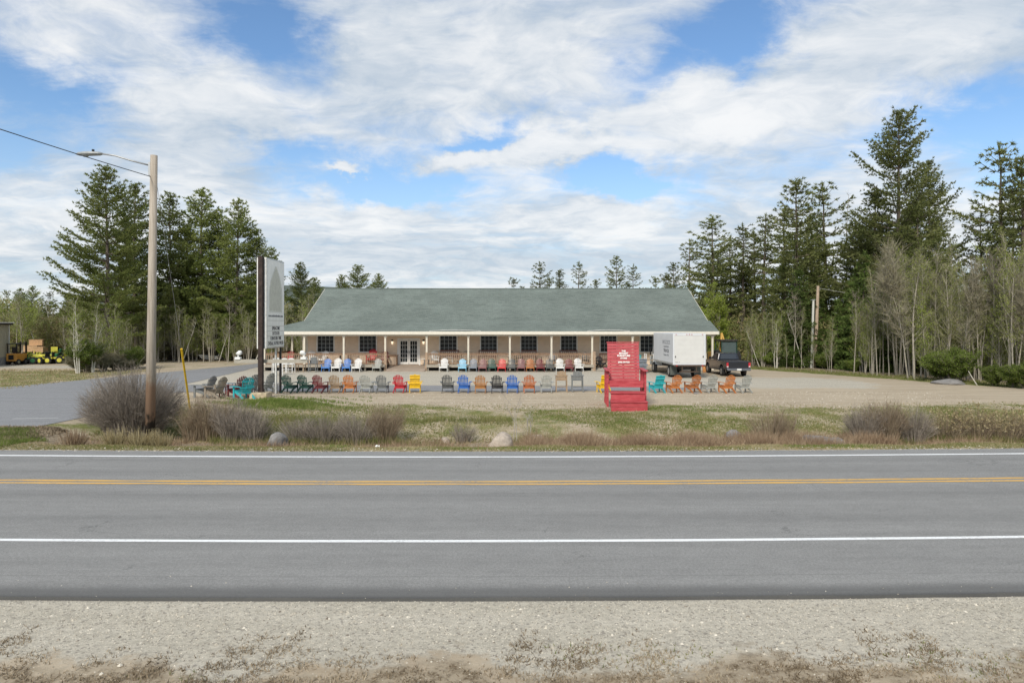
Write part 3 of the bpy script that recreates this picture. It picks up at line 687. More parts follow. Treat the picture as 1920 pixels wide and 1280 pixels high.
small_table(at(843, 58.0, DH), 'white', 'pale side table behind the railing right of the white chair', .6, .6); small_table(at(975, 58.0, DH), 'black', 'black side table on the middle of the right deck', .6, .55); small_table(at(1010, 58.0, DH), 'black', 'black side table on the right deck near the third column', .6, .6)
for px, lab in ((1118, 'black patio chair at the left of the low porch'), (1128, 'black patio chair beside the brown bench')):
    adirondack(at(px, 58.2, .25), R_(20), 'black', lab, 'black patio chairs', sc=.95)
adirondack(at(1036, 58.2, DH), R_(0), 'slate', 'slate chair behind the railing near the right end of the deck', 'chairs on the porch'); adirondack(at(1098, 58.2, DH), R_(0), 'darkgrey', 'charcoal chair behind the railing at the right end of the deck', 'chairs on the porch')
# grey crate stack & white rack left of truck
t = thing('display_rack', 'pale wooden display rack with open shelves standing left of the box truck', 'rack', at(1217, 56.0), 0)
for z in (.15, .55, .95, 1.35): obj('shelf', MB().box(-.3, .3, -.25, .25, z, z+.04), cm('timber'), t)
for sx in (-1, 1):
    for sy in (-1, 1): obj('post', MB().box(sx*.3-.03, sx*.3+.03, sy*.25-.03+.055*sy, sy*.25+.03+.055*sy, 0, 1.5), cm('white'), t)
adirondack(at(1203, 55.0), R_(180), 'slate', 'slate blue chair left of the display rack by the truck', 'chairs on the porch', True, sc=1.2)

# ------------------------------------------------------------------ giant red chair
def redpaint():
    m, q, b = new_mat('faded_red_paint', .5, .35); co = N(q.t, 'ShaderNodeTexCoord').outputs['Object']
    n = q.noise(q.v('MULTIPLY', co, (1, 3, 6)), 2.2, 6, .65); n2 = q.noise(q.v('MULTIPLY', co, (.6, 1, 5)), 14, 5, .7)
    c = q.mix(q.ss(n, .35, .7), (.37, .04, .05), (.49, .085, .095)); c = q.mix(q.m('MULTIPLY', q.ss(n2, .56, .74), .6), c, (.58, .25, .24))
    q.put(b.inputs['Base Color'], c); q.put(b.inputs['Roughness'], q.ss(n2, .2, .8, .4, .65)); return m
M_red = redpaint(); M_wl = mat('white_lettering', (.85, .80, .76), .6, var=.05)
def text_obj(txt, size, m_, parent, loc, rot, align='CENTER', ext=.004, sx=1.0, name='lettering', bold=0):
    cu = bpy.data.curves.new('t', 'FONT'); cu.body = txt; cu.size = size; cu.align_x = align; cu.align_y = 'CENTER'; cu.extrude = ext; cu.offset = bold; cu.resolution_u = 2
    o = bpy.data.objects.new('t', cu); COL.objects.link(o); bpy.context.view_layer.update()
    me = bpy.data.meshes.new_from_object(o.evaluated_get(bpy.context.evaluated_depsgraph_get())); bpy.data.objects.remove(o); me.name = name
    r = link(name, me, m_, parent, loc, rot); r.scale = (sx, 1, 1); return r
gc = thing('giant_chair', 'giant red plank chair with built-in steps on the grass before the chair rows', 'giant chair', (5.22, 30.35, hz(5.2, 31)-.02), R_(-4.4))
WD = .80
for k, (z0, z1, y) in enumerate(((0, .19, 0), (.2, .39, .012))): obj('step_board', MB().box(-WD, WD, y, y+.04, z0, z1), M_red, gc)
obj('tread', MB().box(-WD-.02, WD+.02, -.03, .55, .395, .435), M_red, gc)
obj('step_board', MB().box(-WD+.02, WD-.04, .55, .59, .438, .74), M_red, gc); obj('tread', MB().box(-WD, WD-.02, .5, 1.35, .743, .783), M_red, gc)
for s_ in (-1, 1): obj('step_side', MB().box(s_*(WD-.06)-.02, s_*(WD-.06)+.02, .06, 1.3, 0, .39), M_red, gc)
for k in range(7): obj('seat_board', MB().box(-.80, .78, 1.45+k*.2, 1.45+k*.2+.185, 1.20-k*.035, 1.245-k*.035), M_red, gc)
obj('apron', MB().box(-.80, .78, 1.40, 1.445, .95, 1.25), M_red, gc)
nb_ = 13; 
def bk(t): # point on the back plane at fraction t
    return 2.95+t*.42, .98+t*1.98
for k in range(nb_):
    y0_, z0_ = bk(k/nb_); y1_, z1_ = bk((k+.885)/nb_); w = .74+(.10*(k/nb_))*0+.03*min(1, k/4)
    prox = .012*((k*7) % 3)
    o = obj('back_board', MB().prism([(y0_-prox, z0_), (y0_+.045-prox, z0_), (y1_+.045-prox, z1_), (y1_-prox, z1_)], 'x', -w, w), M_red, gc)
obj('back_cap', MB().box(-.80, .80, bk(1)[0]-.03, bk(1)[0]+.09, 2.965, 3.01), M_red, gc)
for x in (-.62, 0, .62): obj('back_brace', MB().bar((x, 2.95+.09, .9), (x, 3.37+.09, 2.93), .09, .08, (1,0,0)), M_red, gc)
for s_ in (-1, 1):
    obj('armrest', MB().box(s_*.86-.11, s_*.86+.11, 1.25, 3.35, 1.70, 1.745), M_red, gc)
    for y in (1.45, 2.3): obj('leg', MB().box(s_*.87-.05, s_*.87+.05, y, y+.14, 0, 1.698), M_red, gc)
    obj('leg', MB().bar((s_*.86, 1.5, 1.06), (s_*.86, 4.0, .02), .06, .26), M_red, gc)
    obj('leg', MB().box(s_*.87-.05, s_*.87+.05, 3.1, 3.22, 0, 1.698), M_red, gc)
yb = lambda z: 2.95+(z-.98)/1.98*.42-.03
til = math.atan2(.42, 1.98)
for txt, z, s_, sx in (('THE', 2.56, .10, 1.1), ('BIGGEST', 2.45, .115, 1.0), ('FURNITURE', 2.33, .12, 1.0), ('STORE', 2.21, .105, 1.0), ('(603) 539-7223', 2.02, .10, .9)):
    text_obj(txt, s_, M_wl, gc, (0.02, yb(z)-.022, z), (R_(90)-til, 0, 0), sx=sx, bold=.006)

# ------------------------------------------------------------------ sign
M_signw = mat('sign_panel', (.84, .85, .80), .4, .4, var=.06, scale=2); M_signd = mat('sign_dark', (.045, .04, .038), .5, var=.4, stretch=(1,1,.3)); M_alu = mat('aluminium', (.5, .51, .5), .4, metal=.6, var=.1)
M_lt = mat('black_letters', (.03, .03, .035), .6); M_ft = mat('faded_print', (.50, .51, .44), .6)
M_conb = mat('stained_concrete', (.46, .38, .26), .9, var=.3, scale=4, bump=.4); M_rust = mat('rusty_steel', (.045, .03, .025), .7, var=.4)
sg = thing('roadside_sign', 'tall double-sided white roadside sign with changeable letters on black steel posts', 'sign', (-13.15, 35.7, hz(-13.1, 35.7)))
sy0, sy1, sz0, sz1 = .18, 2.98, 2.56, 7.36
obj('cabinet', MB().box(-.24, .24, sy0, sy1, sz0, sz1), M_alu, sg)
obj('face_panel', MB().box(.243, .255, sy0+.07, sy1-.07, sz0+.07, sz1-.07), M_signw, sg); obj('face_panel', MB().box(-.255, -.243, sy0+.07, sy1-.07, sz0+.07, sz1-.07), M_signw, sg)
obj('post', MB().box(-.11, .11, -.08, .177, 0, sz1+.03), M_rust, sg)
obj('post', MB().box(-.13, -.03, sy1-.5, sy1-.38, 0, sz0-.003), M_signd, sg); obj('post', MB().box(.06, .16, sy1-.3, sy1-.18, 0, sz0-.003), M_signd, sg)
obj('trim', MB().box(-.25, -.15, sy0-.03, sy0-.003+.0, sz0, sz1).box(.15, .25, sy0-.03, sy0-.003, sz0, sz1), mat('white_edge', (.78,.78,.75), .5), sg)
cb = thing('concrete_footing', 'stained concrete footing block under the near post of the roadside sign', 'footing', (-13.15, 35.75, hz(-13.1, 35.7)-.12)); o = obj('block', MB().box(-.45, .45, -.45, .45, 0, .42), M_conb, cb); bevel(o, .05)
for sx in (-1, 1): obj('anchor_bolt', MB().tube([(sx*.25,-.2,.4),(sx*.25,-.2,.62)], .02, 6), M_rust, cb)
# arch outline (pointed) as thin raised rails
ym = (sy0+sy1)/2; mb = MB(); aw, ab, ah = .98, 4.52, 5.95
ah = 5.55; pts = [(ym-aw, ab), (ym-aw, ah)]+[(ym-aw*(1-t**1.75), ah+1.45*t) for t in (.2, .4, .55, .7, .85)]+[(ym, ah+1.45)]
pts2 = pts+[(2*ym-y, z) for y, z in pts[::-1][1:]]+[(ym-aw, ab)]
for a, b2 in zip(pts2, pts2[1:]): mb.bar((.178, *a), (.178, *b2), .018, .035, (1,0,0)) if False else mb.bar((.259, a[0], a[1]), (.259, b2[0], b2[1]), .03, .008, (1,0,0))
obj('arch_outline', mb, M_ft, sg)
mb = MB(); inner = [(ym+(y-ym)*.93, ab+(z-ab)*.955+.04) for y, z in pts2[:-1]]; mb.add([(.2568, y, z) for y, z in inner], [tuple(range(len(inner)))]); obj('arch_print', mb, mat('faded_arch', (.56, .57, .49), .6, var=.08, scale=5), sg)
text_obj('www.outdoorfurniture.com', .185, mat('grey_letters', (.16,.17,.18), .6), sg, (.258, ym, 4.30), (R_(90), 0, R_(90)), sx=1.08, bold=.004)
for txt, z in (('SPRINGTIME', 3.62), ('OUTDOOR', 3.35), ('FURNITURE TIME', 3.08), ('OVERALL BUYERS WKND', 2.81)):
    text_obj(txt, .27, M_lt, sg, (.258, ym+.0, z), (R_(90), 0, R_(90)), sx={10: .82, 7: .82, 14: .82, 19: .80}[len(txt)], bold=.002)
mb = MB()
for z in (4.05, 3.76, 3.485, 3.215, 2.945, 2.68): mb.box(.2565, .264, sy0+.1, sy1-.1, z-.009, z+.009)
obj('letter_track', mb, M_ft, sg)
M_tim = mat('grey_timber', (.40, .37, .31), .85, var=.2, scale=3, stretch=(1,8,8))
obj('cross_beam', MB().box(-1.5, 2.35, .30, .44, 1.80, 1.99), M_tim, sg)
M_wht = mat('white_fixture', (.82, .82, .8), .4, var=.04)
for x in (-1.32, 2.15):
    f = obj('floodlight', MB().box(x-.14, x+.14, .25, .49, 1.993, 2.12).tube([(x, .37, 2.12), (x, .37, 2.25)], .03, 6), M_wht, sg)
    s_ = 1 if x < 0 else -1
    obj('lamp_head', MB().tube([(x-s_*.1, .37, 2.27), (x+s_*.05, .37, 2.33), (x+s_*.18, .37, 2.36)], [.06, .13, .10], 8), M_wht, f, smooth=True)
obj('conduit', MB().tube([(-.02, sy1-.62, 0), (-.02, sy1-.62, sz0)], .05, 8), mat('white_pipe', (.7,.7,.66), .5), sg)

# ------------------------------------------------------------------ street light pole
def wood_pole():
    m, q, b = new_mat('pole_wood', .85, .2); co = N(q.t, 'ShaderNodeTexCoord').outputs['Object']; x, y, z = q.xyz(co)
    n = q.noise(q.v('MULTIPLY', co, (9, 9, .5)), 2, 6, .7); n2 = q.noise(q.v('MULTIPLY', co, (3, 3, 1)), 2.4, 4, .6)
    c = q.mix(q.ss(n, .3, .7), (.31, .265, .21), (.47, .415, .345))
    stain = q.ss(q.m('ADD', z, q.m('MULTIPLY', n2, 1.2)), 2.6, 3.3, 1, 0); c = q.mix(q.m('MULTIPLY', stain, .75), c, (.24, .13, .07))
    tar = q.ss(q.m('ADD', z, q.m('MULTIPLY', n2, 1.9)), 1.7, 2.2, 1, 0); c = q.mix(tar, c, (.035, .028, .022))
    q.put(b.inputs['Base Color'], c); return m
M_pole = wood_pole(); M_wire = mat('wire', (.05, .05, .05), .5); M_galv = mat('galvanised_steel', (.42, .43, .43), .45, metal=.5, var=.12)
pz = hz(-13.0, 24.6)
lp = thing('street_light_pole', 'tall wooden utility pole with a cobra-head street lamp, rising from the bare bush', 'street light', (-13.05, 24.6, pz))
H = 9.92-pz; lean = .15
obj('pole', MB().tube([(0,0,-.1), (lean*.5, 0, H*.5), (lean, 0, H)], [.172, .145, .118], 16), M_pole, lp, smooth=False).data.shade_smooth()
zA = ztop(311, 24.6)-pz
arm = obj('lamp_arm', MB().tube([(lean-.1, -.02, zA), (lean-.7, -.15, zA+.14), (lean-1.25, -.25, zA+.30), (lean-1.72, -.3, zA+.36)], .03, 8), M_galv, lp, smooth=True)
obj('clamp', MB().box(lean-.17, lean-.1, -.08, .08, zA-.35, zA+.12), M_galv, lp)
hd = MB().tube([(0,0,0), (-.1,0,.0), (-.35,0,.005), (-.6,0,-.005), (-.82,0,-.02), (-.93,0,-.03)], [.055, .105, .12, .13, .10, .03], 12)
hd.v = [(x, y*1.15, z*.62+.6*0 if True else z) for x, y, z in hd.v]
h_ = obj('lamp_head', hd, mat('lamp_housing', (.36, .38, .38), .45, metal=.3), lp, (lean-1.68, -.3, zA+.36), smooth=True)
obj('photocell', MB().tube([(-.33,0,.06), (-.33,0,.15)], .045, 8), M_blk, h_); obj('lens', MB().tube([(-.6,0,-.05), (-.6,0,-.11)], [.13,.07], 10), mat('lens_glass', (.3,.33,.33), .2), h_)
def wire(name, pts, r, label, cat='wire', m_=None):
    mb = MB().tube(pts, r, 5); o = obj(name, mb, m_ or M_wire); return tag(o, label, cat)
def sag(a, b2, s_, n=24):
    a, b2 = Vector(a), Vector(b2); return [a.lerp(b2, t/n)-Vector((0,0,s_*4*(t/n)*(1-t/n))) for t in range(n+1)]
P_att = Vector((-13.05+.08, 24.6, ztop(332, 24.6)))
wire('overhead_cable', sag(P_att, (-14.9, -8, 9.5), .45), .014, 'black twisted overhead cable rising left from the street light pole', 'cable')
obj('insulator', MB().tube([(lean-.13, -.05, P_att.z-pz), (lean-.13, -.05, P_att.z-pz+.18)], .03, 6), M_galv, lp)
anc = at(357, 31.0); anc.z = 0
top_ = Vector((-13.05+lean+.08, 24.65, ztop(345, 24.6)))
wire('guy_wire', [top_, anc], .007, 'thin steel guy wire from the street light pole down to the yellow guard', 'wire', M_galv)
gd = (top_-anc).normalized()
tg = None
for t in np.linspace(0, 12, 200):
    p = anc+gd*t
    if HY-(p.z-CH)*F/p.y < 655: break
mb = MB().tube([anc+Vector((0,0,-.1)), p], .045, 8); tag(obj('guy_guard', mb, mat('yellow_plastic', (.72, .45, .02), .45)), 'slanted yellow plastic guard around the foot of the guy wire', 'guy guard')

# second poles at the woods' edge
sp = thing('utility_pole', 'brown wooden utility pole at the edge of the woods, taller of the pair', 'utility pole', at(1527, 61.5)); obj('pole', MB().tube([(0,0,-.1), (.18,0,3.5), (.33,0,ztop(536, 61.5))], [.17, .15, .12], 12), mat('brown_pole', (.44,.34,.25), .85, var=.3, stretch=(6,6,.5)), sp); obj('crossbolt', MB().box(.2, .5, -.05, .05, 7.0, 7.06), M_galv, sp)
sp2 = thing('utility_pole', 'pale grey shorter pole with a small cap, left of the brown utility pole', 'utility pole', at(1521, 61.2)); obj('pole', MB().tube([(0,0,-.1), (.12,0,3), (.2,0,ztop(563, 61.2))], [.12, .11, .10], 12), mat('grey_pole', (.55,.55,.50), .7, var=.1, stretch=(6,6,.5)), sp2); obj('cap', MB().box(.0, .32, -.12, .12, ztop(563, 61.2), ztop(563, 61.2)+.08), M_galv, sp2)
wire('overhead_cable', sag((at(1527, 61.5).x+.33, 61.5, ztop(540, 61.5)), (47, 47, 5.2), .9), .012, 'thin pale cable running right from the brown utility pole into the trees', 'cable', mat('pale_cable', (.5,.5,.46), .6))

# ------------------------------------------------------------------ vehicles
M_tyre = mat('tyre_rubber', (.025,.025,.025), .85, .2); M_rim = mat('wheel_rim', (.45,.45,.44), .35, metal=.7)
M_tw = mat('truck_white', (.62,.635,.65), .4, .4, var=.04, scale=1.2); M_door = mat('truck_door', (.60,.595,.57), .5, var=.04, scale=1.5)
def wheel(parent, x, y, r, w, side, rm=None):
    o = obj('wheel', MB().tube([(x-w/2,y,r), (x-w*.42,y,r), (x+w*.42,y,r), (x+w/2,y,r)], [r*.9, r, r, r*.9], 20), M_tyre, parent)
    xs_ = x+side*w/2
    obj('rim', MB().tube([(xs_, y, r), (xs_+side*.01, y, r)], [r*.58, r*.5], 14), rm or M_rim, o); return o
tk = thing('box_truck', 'white box truck parked with its roll-up rear door toward the road', 'truck', (12.72, 49.0, 0), R_(1.5))
bw, bl = 1.17, 6.0
o = obj('cargo_box', MB().box(-bw, bw, 0, bl, .98, 3.22), M_tw, tk); bevel(o, .03)
mb = MB().box(-bw-.01, -bw+.09, -.03, -.002, .98, 3.23).box(bw-.09, bw+.01, -.03, -.002, .98, 3.23).box(-bw+.09, bw-.09, -.03, -.002, 3.08, 3.23).box(-bw+.09, bw-.09, -.03, -.002, .98, 1.08); obj('rear_frame', mb, M_tw, tk)
for k in range(6): obj('door_panel', MB().box(-bw+.095, bw-.095, -.016, -.003, 1.085+k*.332, 1.085+k*.332+.328), M_door, tk)
M_ml = mat('red_marker', (.4,.02,.02), .3)
for x in (-.95, -.18, 0, .18, .95): obj('marker_light', MB().box(x-.04, x+.04, -.045, -.031, 3.13, 3.17), M_ml, tk)
obj('bumper', MB().box(-bw+.05, bw-.05, -.1, .1, .86, .975).box(-.55, -.48, -.05, .05, .5, .86).box(.48, .55, -.05, .05, .5, .86).box(-.7, .7, -.08, .05, .44, .52), mat('rusty_frame', (.08,.055,.04), .7), tk)
obj('lower_rail', MB().box(-bw-.012, -bw, .05, bl, .98, 1.12), M_alu, tk)
for s_ in (-1, 1): obj('tail_light', MB().box(s_*.93-.05, s_*.93+.05, -.12, -.102, .88, .96), M_ml, tk); obj('latch', MB().box(s_*1.0-.03, s_*1.0+.03, -.05, -.031, 1.5, 1.62), M_blk, tk)
obj('chassis', MB().box(-.5, .5, .3, 7.4, .62, .95), M_signd, tk)
for s_ in (-1, 1): wheel(tk, s_*.88, 1.6, .43, .42, s_); wheel(tk, s_*.98, 6.4, .43, .26, s_)
for s_ in (-1, 1): obj('mud_flap', MB().box(s_*.88-.25, s_*.88+.25, .95, .97, .18, .95), mat('rubber_flap', (.10,.11,.10), .8), tk)
cabm = MB().prism([(6.05,.55),(6.05,2.35),(6.6,2.38),(7.2,1.55),(8.0,1.4),(8.1,.9),(8.1,.55)], 'x', -1.0, 1.0); bevel(obj('cab', cabm, M_tw, tk), .06)
for s_ in (-1, 1): obj('cab_window', MB().prism([(6.2,1.5),(6.2,2.15),(6.6,2.17),(6.98,1.5)], 'x', s_*1.0, s_*1.01), M_glass, tk); obj('mirror', MB().box(s_*1.2-.05, s_*1.2+.05, 6.9, 7.0, 1.4, 1.9), M_blk, tk)
M_tg = mat('truck_lettering', (.22,.23,.24), .6)
for txt, z, s_, mm in (("WOODS", 2.55, .42, M_tg), ('FURNITURE', 2.22, .2, M_tg), ('TRUCK', 1.92, .34, M_lt), ('Ossipee, N.H.', 1.62, .2, M_tg)):
    text_obj(txt, s_, mm, tk, (-bw-.004, 1.95 if txt != 'x' else 0, z), (R_(90), 0, R_(-90)), sx=1.4, bold=.004, align='CENTER')
text_obj('NO. 4', .12, M_tg, tk, (-.85, -.018, 1.16), (R_(90), 0, 0))
# pickup
def carpaint(name, c):
    m, q, b = new_mat(name, .3, .5); b.inputs['Base Color'].default_value = (*c, 1); b.inputs['Coat Weight'].default_value = .6; b.inputs['Coat Roughness'].default_value = .12
    co = N(q.t, 'ShaderNodeTexCoord').outputs['Object']; z = q.xyz(co)[2]; n = q.noise(co, 3, 5)
    dirt = q.m('MULTIPLY', q.ss(q.m('ADD', z, q.m('MULTIPLY', n, .5)), .6, 1.1, 1, 0), .15); q.put(b.inputs['Base Color'], q.mix(dirt, c, (.10, .09, .075))); return m
M_navy = carpaint('navy_paint', (.009, .011, .017)); M_green = carpaint('green_paint', (.02, .055, .04))
pk = thing('pickup_truck', 'dark navy pickup with closed tailgate parked right of the box truck', 'pickup', (16.72, 50.4, 0), R_(2))
hw = .90
body = MB()
body.prism([(0,.55),(0,1.12),(.02,1.14),(2.05,1.14),(2.05,1.17),(3.7,1.15),(5.1,1.05),(5.25,.95),(5.28,.5),(4.75,.42),(4.7,.7),(4.5,.86),(4.2,.88),(3.95,.75),(3.85,.42),(1.55,.42),(1.5,.7),(1.3,.86),(1.0,.88),(.75,.78),(.62,.5)], 'x', -hw, hw)
bevel(obj('body', body, M_navy, pk), .04)
obj('bed_well', MB().box(-hw+.1, hw-.1, .08, 1.95, 1.142, 1.15), M_signd, pk)
cab_ = MB(); cy0, cy1 = 2.05, 3.75
cab_.add([(-hw+.04,cy0,1.172),(hw-.04,cy0,1.172),(hw-.04,cy1+.05,1.172),(-hw+.04,cy1+.05,1.172),(-hw+.18,cy0+.12,1.68),(hw-.18,cy0+.12,1.68),(hw-.2,cy1-.65,1.70),(-hw+.2,cy1-.65,1.70)], [(0,3,2,1),(4,5,6,7),(0,1,5,4),(1,2,6,5),(2,3,7,6),(3,0,4,7)])
bevel(obj('cab', cab_, M_navy, pk), .05)
M_pg, q, b = new_mat('pickup_glass', .05, .8); b.inputs['Base Color'].default_value = (.03,.035,.04,1)
obj('rear_window', MB().add([(-.62,cy0+.015,1.23),(.62,cy0+.015,1.23),(.56,cy0+.10,1.60),(-.56,cy0+.10,1.60)], [(0,1,2,3)]), M_pg, pk, (0,-.012,0))
for s_ in (-1, 1):
    X0, X1 = s_*(hw-.045), s_*(hw-.165)
    obj('side_window', MB().add([(X0+s_*.012,cy0+.25,1.22),(X0+s_*.012,cy1-.12,1.22),(X1+s_*.012,cy1-.66,1.62),(X1+s_*.012,cy0+.32,1.62)], [(0,1,2,3)]), M_pg, pk)
    obj('mirror', MB().box(s_*(hw+.1)-.09, s_*(hw+.1)+.09, 3.35, 3.45, 1.18, 1.36), M_blk, pk)
    tl = obj('tail_light', MB().box(s_*(hw-.08)-.075, s_*(hw-.08)+.075, -.02, .03, .72, 1.06), mat('tail_red', (.45,.03,.04), .25), pk)
    obj('reverse_lamp', MB().box(s_*(hw-.08)-.06, s_*(hw-.08)+.06, -.026, -.021, .72, .80), mat('clear_lens', (.7,.6,.6), .2), tl)
    wheel(pk, s_*.80, 1.12, .37, .24, s_); wheel(pk, s_*.80, 4.35, .37, .24, s_)
obj('tailgate', MB().box(-.72, .72, -.018, -.002, .70, 1.10), M_navy, pk)
obj('tailgate_handle', MB().box(-.1, .1, -.03, -.019, .95, 1.02), M_blk, pk)
o = obj('rear_bumper', MB().box(-.88, .88, -.16, -.02, .46, .64), mat('dull_chrome', (.20,.21,.23), .3, metal=.7), pk); bevel(o, .03)
lpz = obj('licence_plate', MB().box(-.17, .17, -.175, -.162, .49, .62), M_wht, pk); text_obj('204 816', .10, M_tg, pk, (0, -.178, .555), (R_(90),0,0), ext=.001)
obj('exhaust', MB().tube([(.5,-.05,.32),(.5,.5,.32)], .035, 8), M_rust, pk)
# tractor behind pickup
def ctractor(loc, rz, label):
    t = thing('tractor', label, 'tractor', loc, rz)
    bevel(obj('hood', MB().box(-.45, .45, 1.2, 2.7, .8, 1.5), M_green, t), .06); obj('cab_frame', MB().box(-.75,-.68,-.3,-.2,.9,2.35).box(.68,.75,-.3,-.2,.9,2.35).box(-.75,-.68,1.1,1.2,.9,2.35).box(.68,.75,1.1,1.2,.9,2.35).box(-.68,.68,-.3,-.2,.95,1.15), M_green, t)
    bevel(obj('cab_roof', MB().box(-.8, .8, -.4, 1.3, 2.352, 2.5), M_signd, t), .04); obj('cab_glass', MB().box(-.66, .66, -.24, -.22, 1.16, 2.34), glassm('tractor_glass', (.09,.12,.12)), t)
    obj('seat', MB().box(-.25, .25, .1, .5, 1.1, 1.2).box(-.25, .25, .05, .12, 1.2, 1.7), M_blk, t)
    for s_ in (-1, 1): wheel(t, s_*.9, .3, .75, .42, s_); wheel(t, s_*.75, 2.2, .45, .3, s_)
    return t
ctractor(at(1365, 63.0), R_(5), 'dark green cab tractor standing behind the navy pickup')
t = thing('loader_arm', 'yellow raised excavator arm sticking up left of the green tractor cab', 'excavator', at(1352, 64)); M_yel = mat('machine_yellow', (.62,.38,.10), .5)
obj('boom', MB().bar((-.1,0,.9), (.05,0,3.1), .16, .2, (0,1,0)).bar((.05,0,3.1), (.4,0,2.0), .12, .16, (0,1,0)), M_yel, t); obj('body', MB().box(-.8, .8, -.2, 1.6, .4, 1.3), M_yel, t); obj('track', MB().box(-.9, -.55, -.5, 1.9, 0, .45).box(.55, .9, -.5, 1.9, 0, .45), M_tyre, t)
t = thing('gas_cylinder', 'orange gas cylinder standing between the box truck and the pickup', 'cylinder', at(1321, 55.5)); obj('tank', MB().tube([(0,0,0),(0,0,.05),(0,0,.62),(0,0,.7),(0,0,.74)], [.14,.16,.16,.1,.04], 14), mat('orange_steel', (.60,.28,.10), .5), t, smooth=True); obj('valve', MB().box(-.03,.03,-.03,.03,.74,.84), M_galv, t)

# ------------------------------------------------------------------ yard on the far left
M_shed = mat('beige_metal', (.44, .41, .31), .6, var=.05); M_gw = mat('grey_wainscot', (.27,.27,.26), .8)
sh = thing('metal_shed', 'beige metal shed with dark roof edge cut off by the left border', 'shed', (-48.9, 66.4, 0))
obj('wall', MB().box(-14, 0, -12, 0, .75, 3.85), M_shed, sh); obj('base', MB().box(-14.02, .02, -12.02, .02, 0, .745), M_gw, sh)
mb = MB()
for k in range(46): mb.box(.002, .03, -.2-k*.25-.02, -.2-k*.25+.02, .76, 3.8)
obj('wall_rib', mb, M_shed, sh); obj('roof_edge', MB().box(-14.3, .25, -12.3, .2, 3.86, 4.02), M_signd, sh); obj('roof', MB().box(-14.4, .3, -12.34, .25, 4.024, 4.12), M_wht, sh); obj('corner_trim', MB().box(.031, .045, -.1, .01, .76, 3.85), M_wht, sh)
M_jg = mat('mower_green', (.03,.13,.05), .4); M_jy = mat('mower_yellow', (.60,.56,.08), .4)
def mower(m1, m2, label):
    t = thing('garden_tractor', label, 'tractor', (0,0,0), 0, 'small tractors parked in the far yard')
    bevel(obj('hood', MB().box(-.28, .28, .5, 1.4, .45, .95), m1, t), .05); obj('fender', MB().box(-.5, .5, -.5, .35, .5, .66), m1, t); obj('seat', MB().box(-.22, .22, -.35, .1, .68, .78).box(-.22, .22, -.42, -.34, .78, 1.15), m2, t)
    obj('steering_wheel', MB().tube([(0,.35,.98),(0,.37,1.0)], .18, 10).bar((0,.36,.98), (0,.55,.8), .04, .04), M_blk, t)
    for s_ in (-1, 1): wheel(t, s_*.55, -.15, .36, .24, s_, m1 if m1 == M_jg else M_jy); wheel(t, s_*.42, 1.05, .24, .16, s_, m1)
    return t
mw1 = mower(M_jg, M_jy, 'green small tractor at the left of the yard row, next to the orange forklift'); mw2 = mower(M_jy, M_blk, 'yellow-green small tractor in the middle of the far yard')
mw1.location = at(40, 68); mw1.rotation_euler.z = 2.0; mw2.location = at(84, 67.6); mw2.rotation_euler.z = 1.2
k = 0
for px, D, src, rz, lab in ((49,69,mw1,1.3,'second green small tractor from the left in the yard'),(56,71,mw1,2.2,'green small tractor behind the front ones, under the tan crates'),(62,67.5,mw1,1.9,'dark green small tractor at the front of the yard row'),(71,68.4,mw1,.8,'green small tractor right of the yard row middle'),
   (79,69.4,mw2,2.4,'yellow-green small tractor directly below the tan crates'),(92,67.8,mw2,1.7,'yellow-green small tractor second from the yard right end'),(98,70.5,mw1,1.4,'green small tractor behind the yellow-green ones'),(104,72.5,mw1,.4,'large green tractor at the back right of the yard'),(110,68.2,mw2,2.0,'pale yellow-green tractor near the birch clump'),(118,69,mw1,1.2,'dark green small tractor nearest the birch clump'),(66,73,mw1,1.0,'green small tractor at the back of the yard')):
    dup(src, at(px, D), rz, 1.35 if 'large' in lab else 1.0, lab)
M_cr = mat('tan_crate', (.56,.36,.20), .8)
for px, D, z, w, h, a, lab in ((62,74,0,1.3,1.6,.2,'tan crate in the yard, left of the stack'),(68,75,1.3,1.2,.9,.5,'tilted tan crate on top of the yard stack'),(68.5,75,0,1.5,1.28,.1,'big tan crate under the tilted one'),(74,72,0,.9,1.5,.3,'upright orange-tan crate right of the yard stack')):
    t = thing('crate', lab, 'crate', at(px, D, z), a); obj('side', MB().box(-w/2, w/2, -w/2, w/2, 0, h), M_cr, t); obj('lid', MB().box(-w/2-.03, w/2+.03, -w/2-.03, w/2+.03, h+.002, h+.05), M_cr, t)
fk = thing('forklift', 'orange forklift with a dark cage parked at the shed corner', 'forklift', at(25, 66.0), R_(0))
M_or = mat('machine_orange', (.55,.27,.06), .5)
bevel(obj('body', MB().box(-.5, .5, -.3, 1.2, .35, 1.1), M_or, fk), .06); obj('grille', MB().box(-.25, .25, -.32, -.302, .5, .95), M_blk, fk); obj('cage', MB().box(-.48,-.42,-.2,-.14,1.1,2.0).box(.42,.48,-.2,-.14,1.1,2.0).box(-.48,-.42,1.0,1.06,1.1,2.0).box(.42,.48,1.0,1.06,1.1,2.0).box(-.52,.52,-.24,1.1,2.0,2.07), M_blk, fk); obj('seat', MB().box(-.25,.25,.2,.6,1.1,1.25).box(-.25,.25,.15,.22,1.25,1.7), M_signd, fk); obj('mast', MB().box(-.35,-.25,1.3,1.4,.1,2.2).box(.25,.35,1.3,1.4,.1,2.2), M_rust, fk)
for s_ in (-1, 1): wheel(fk, s_*.45, .0, .28, .2, s_); wheel(fk, s_*.45, 1.0, .3, .22, s_)
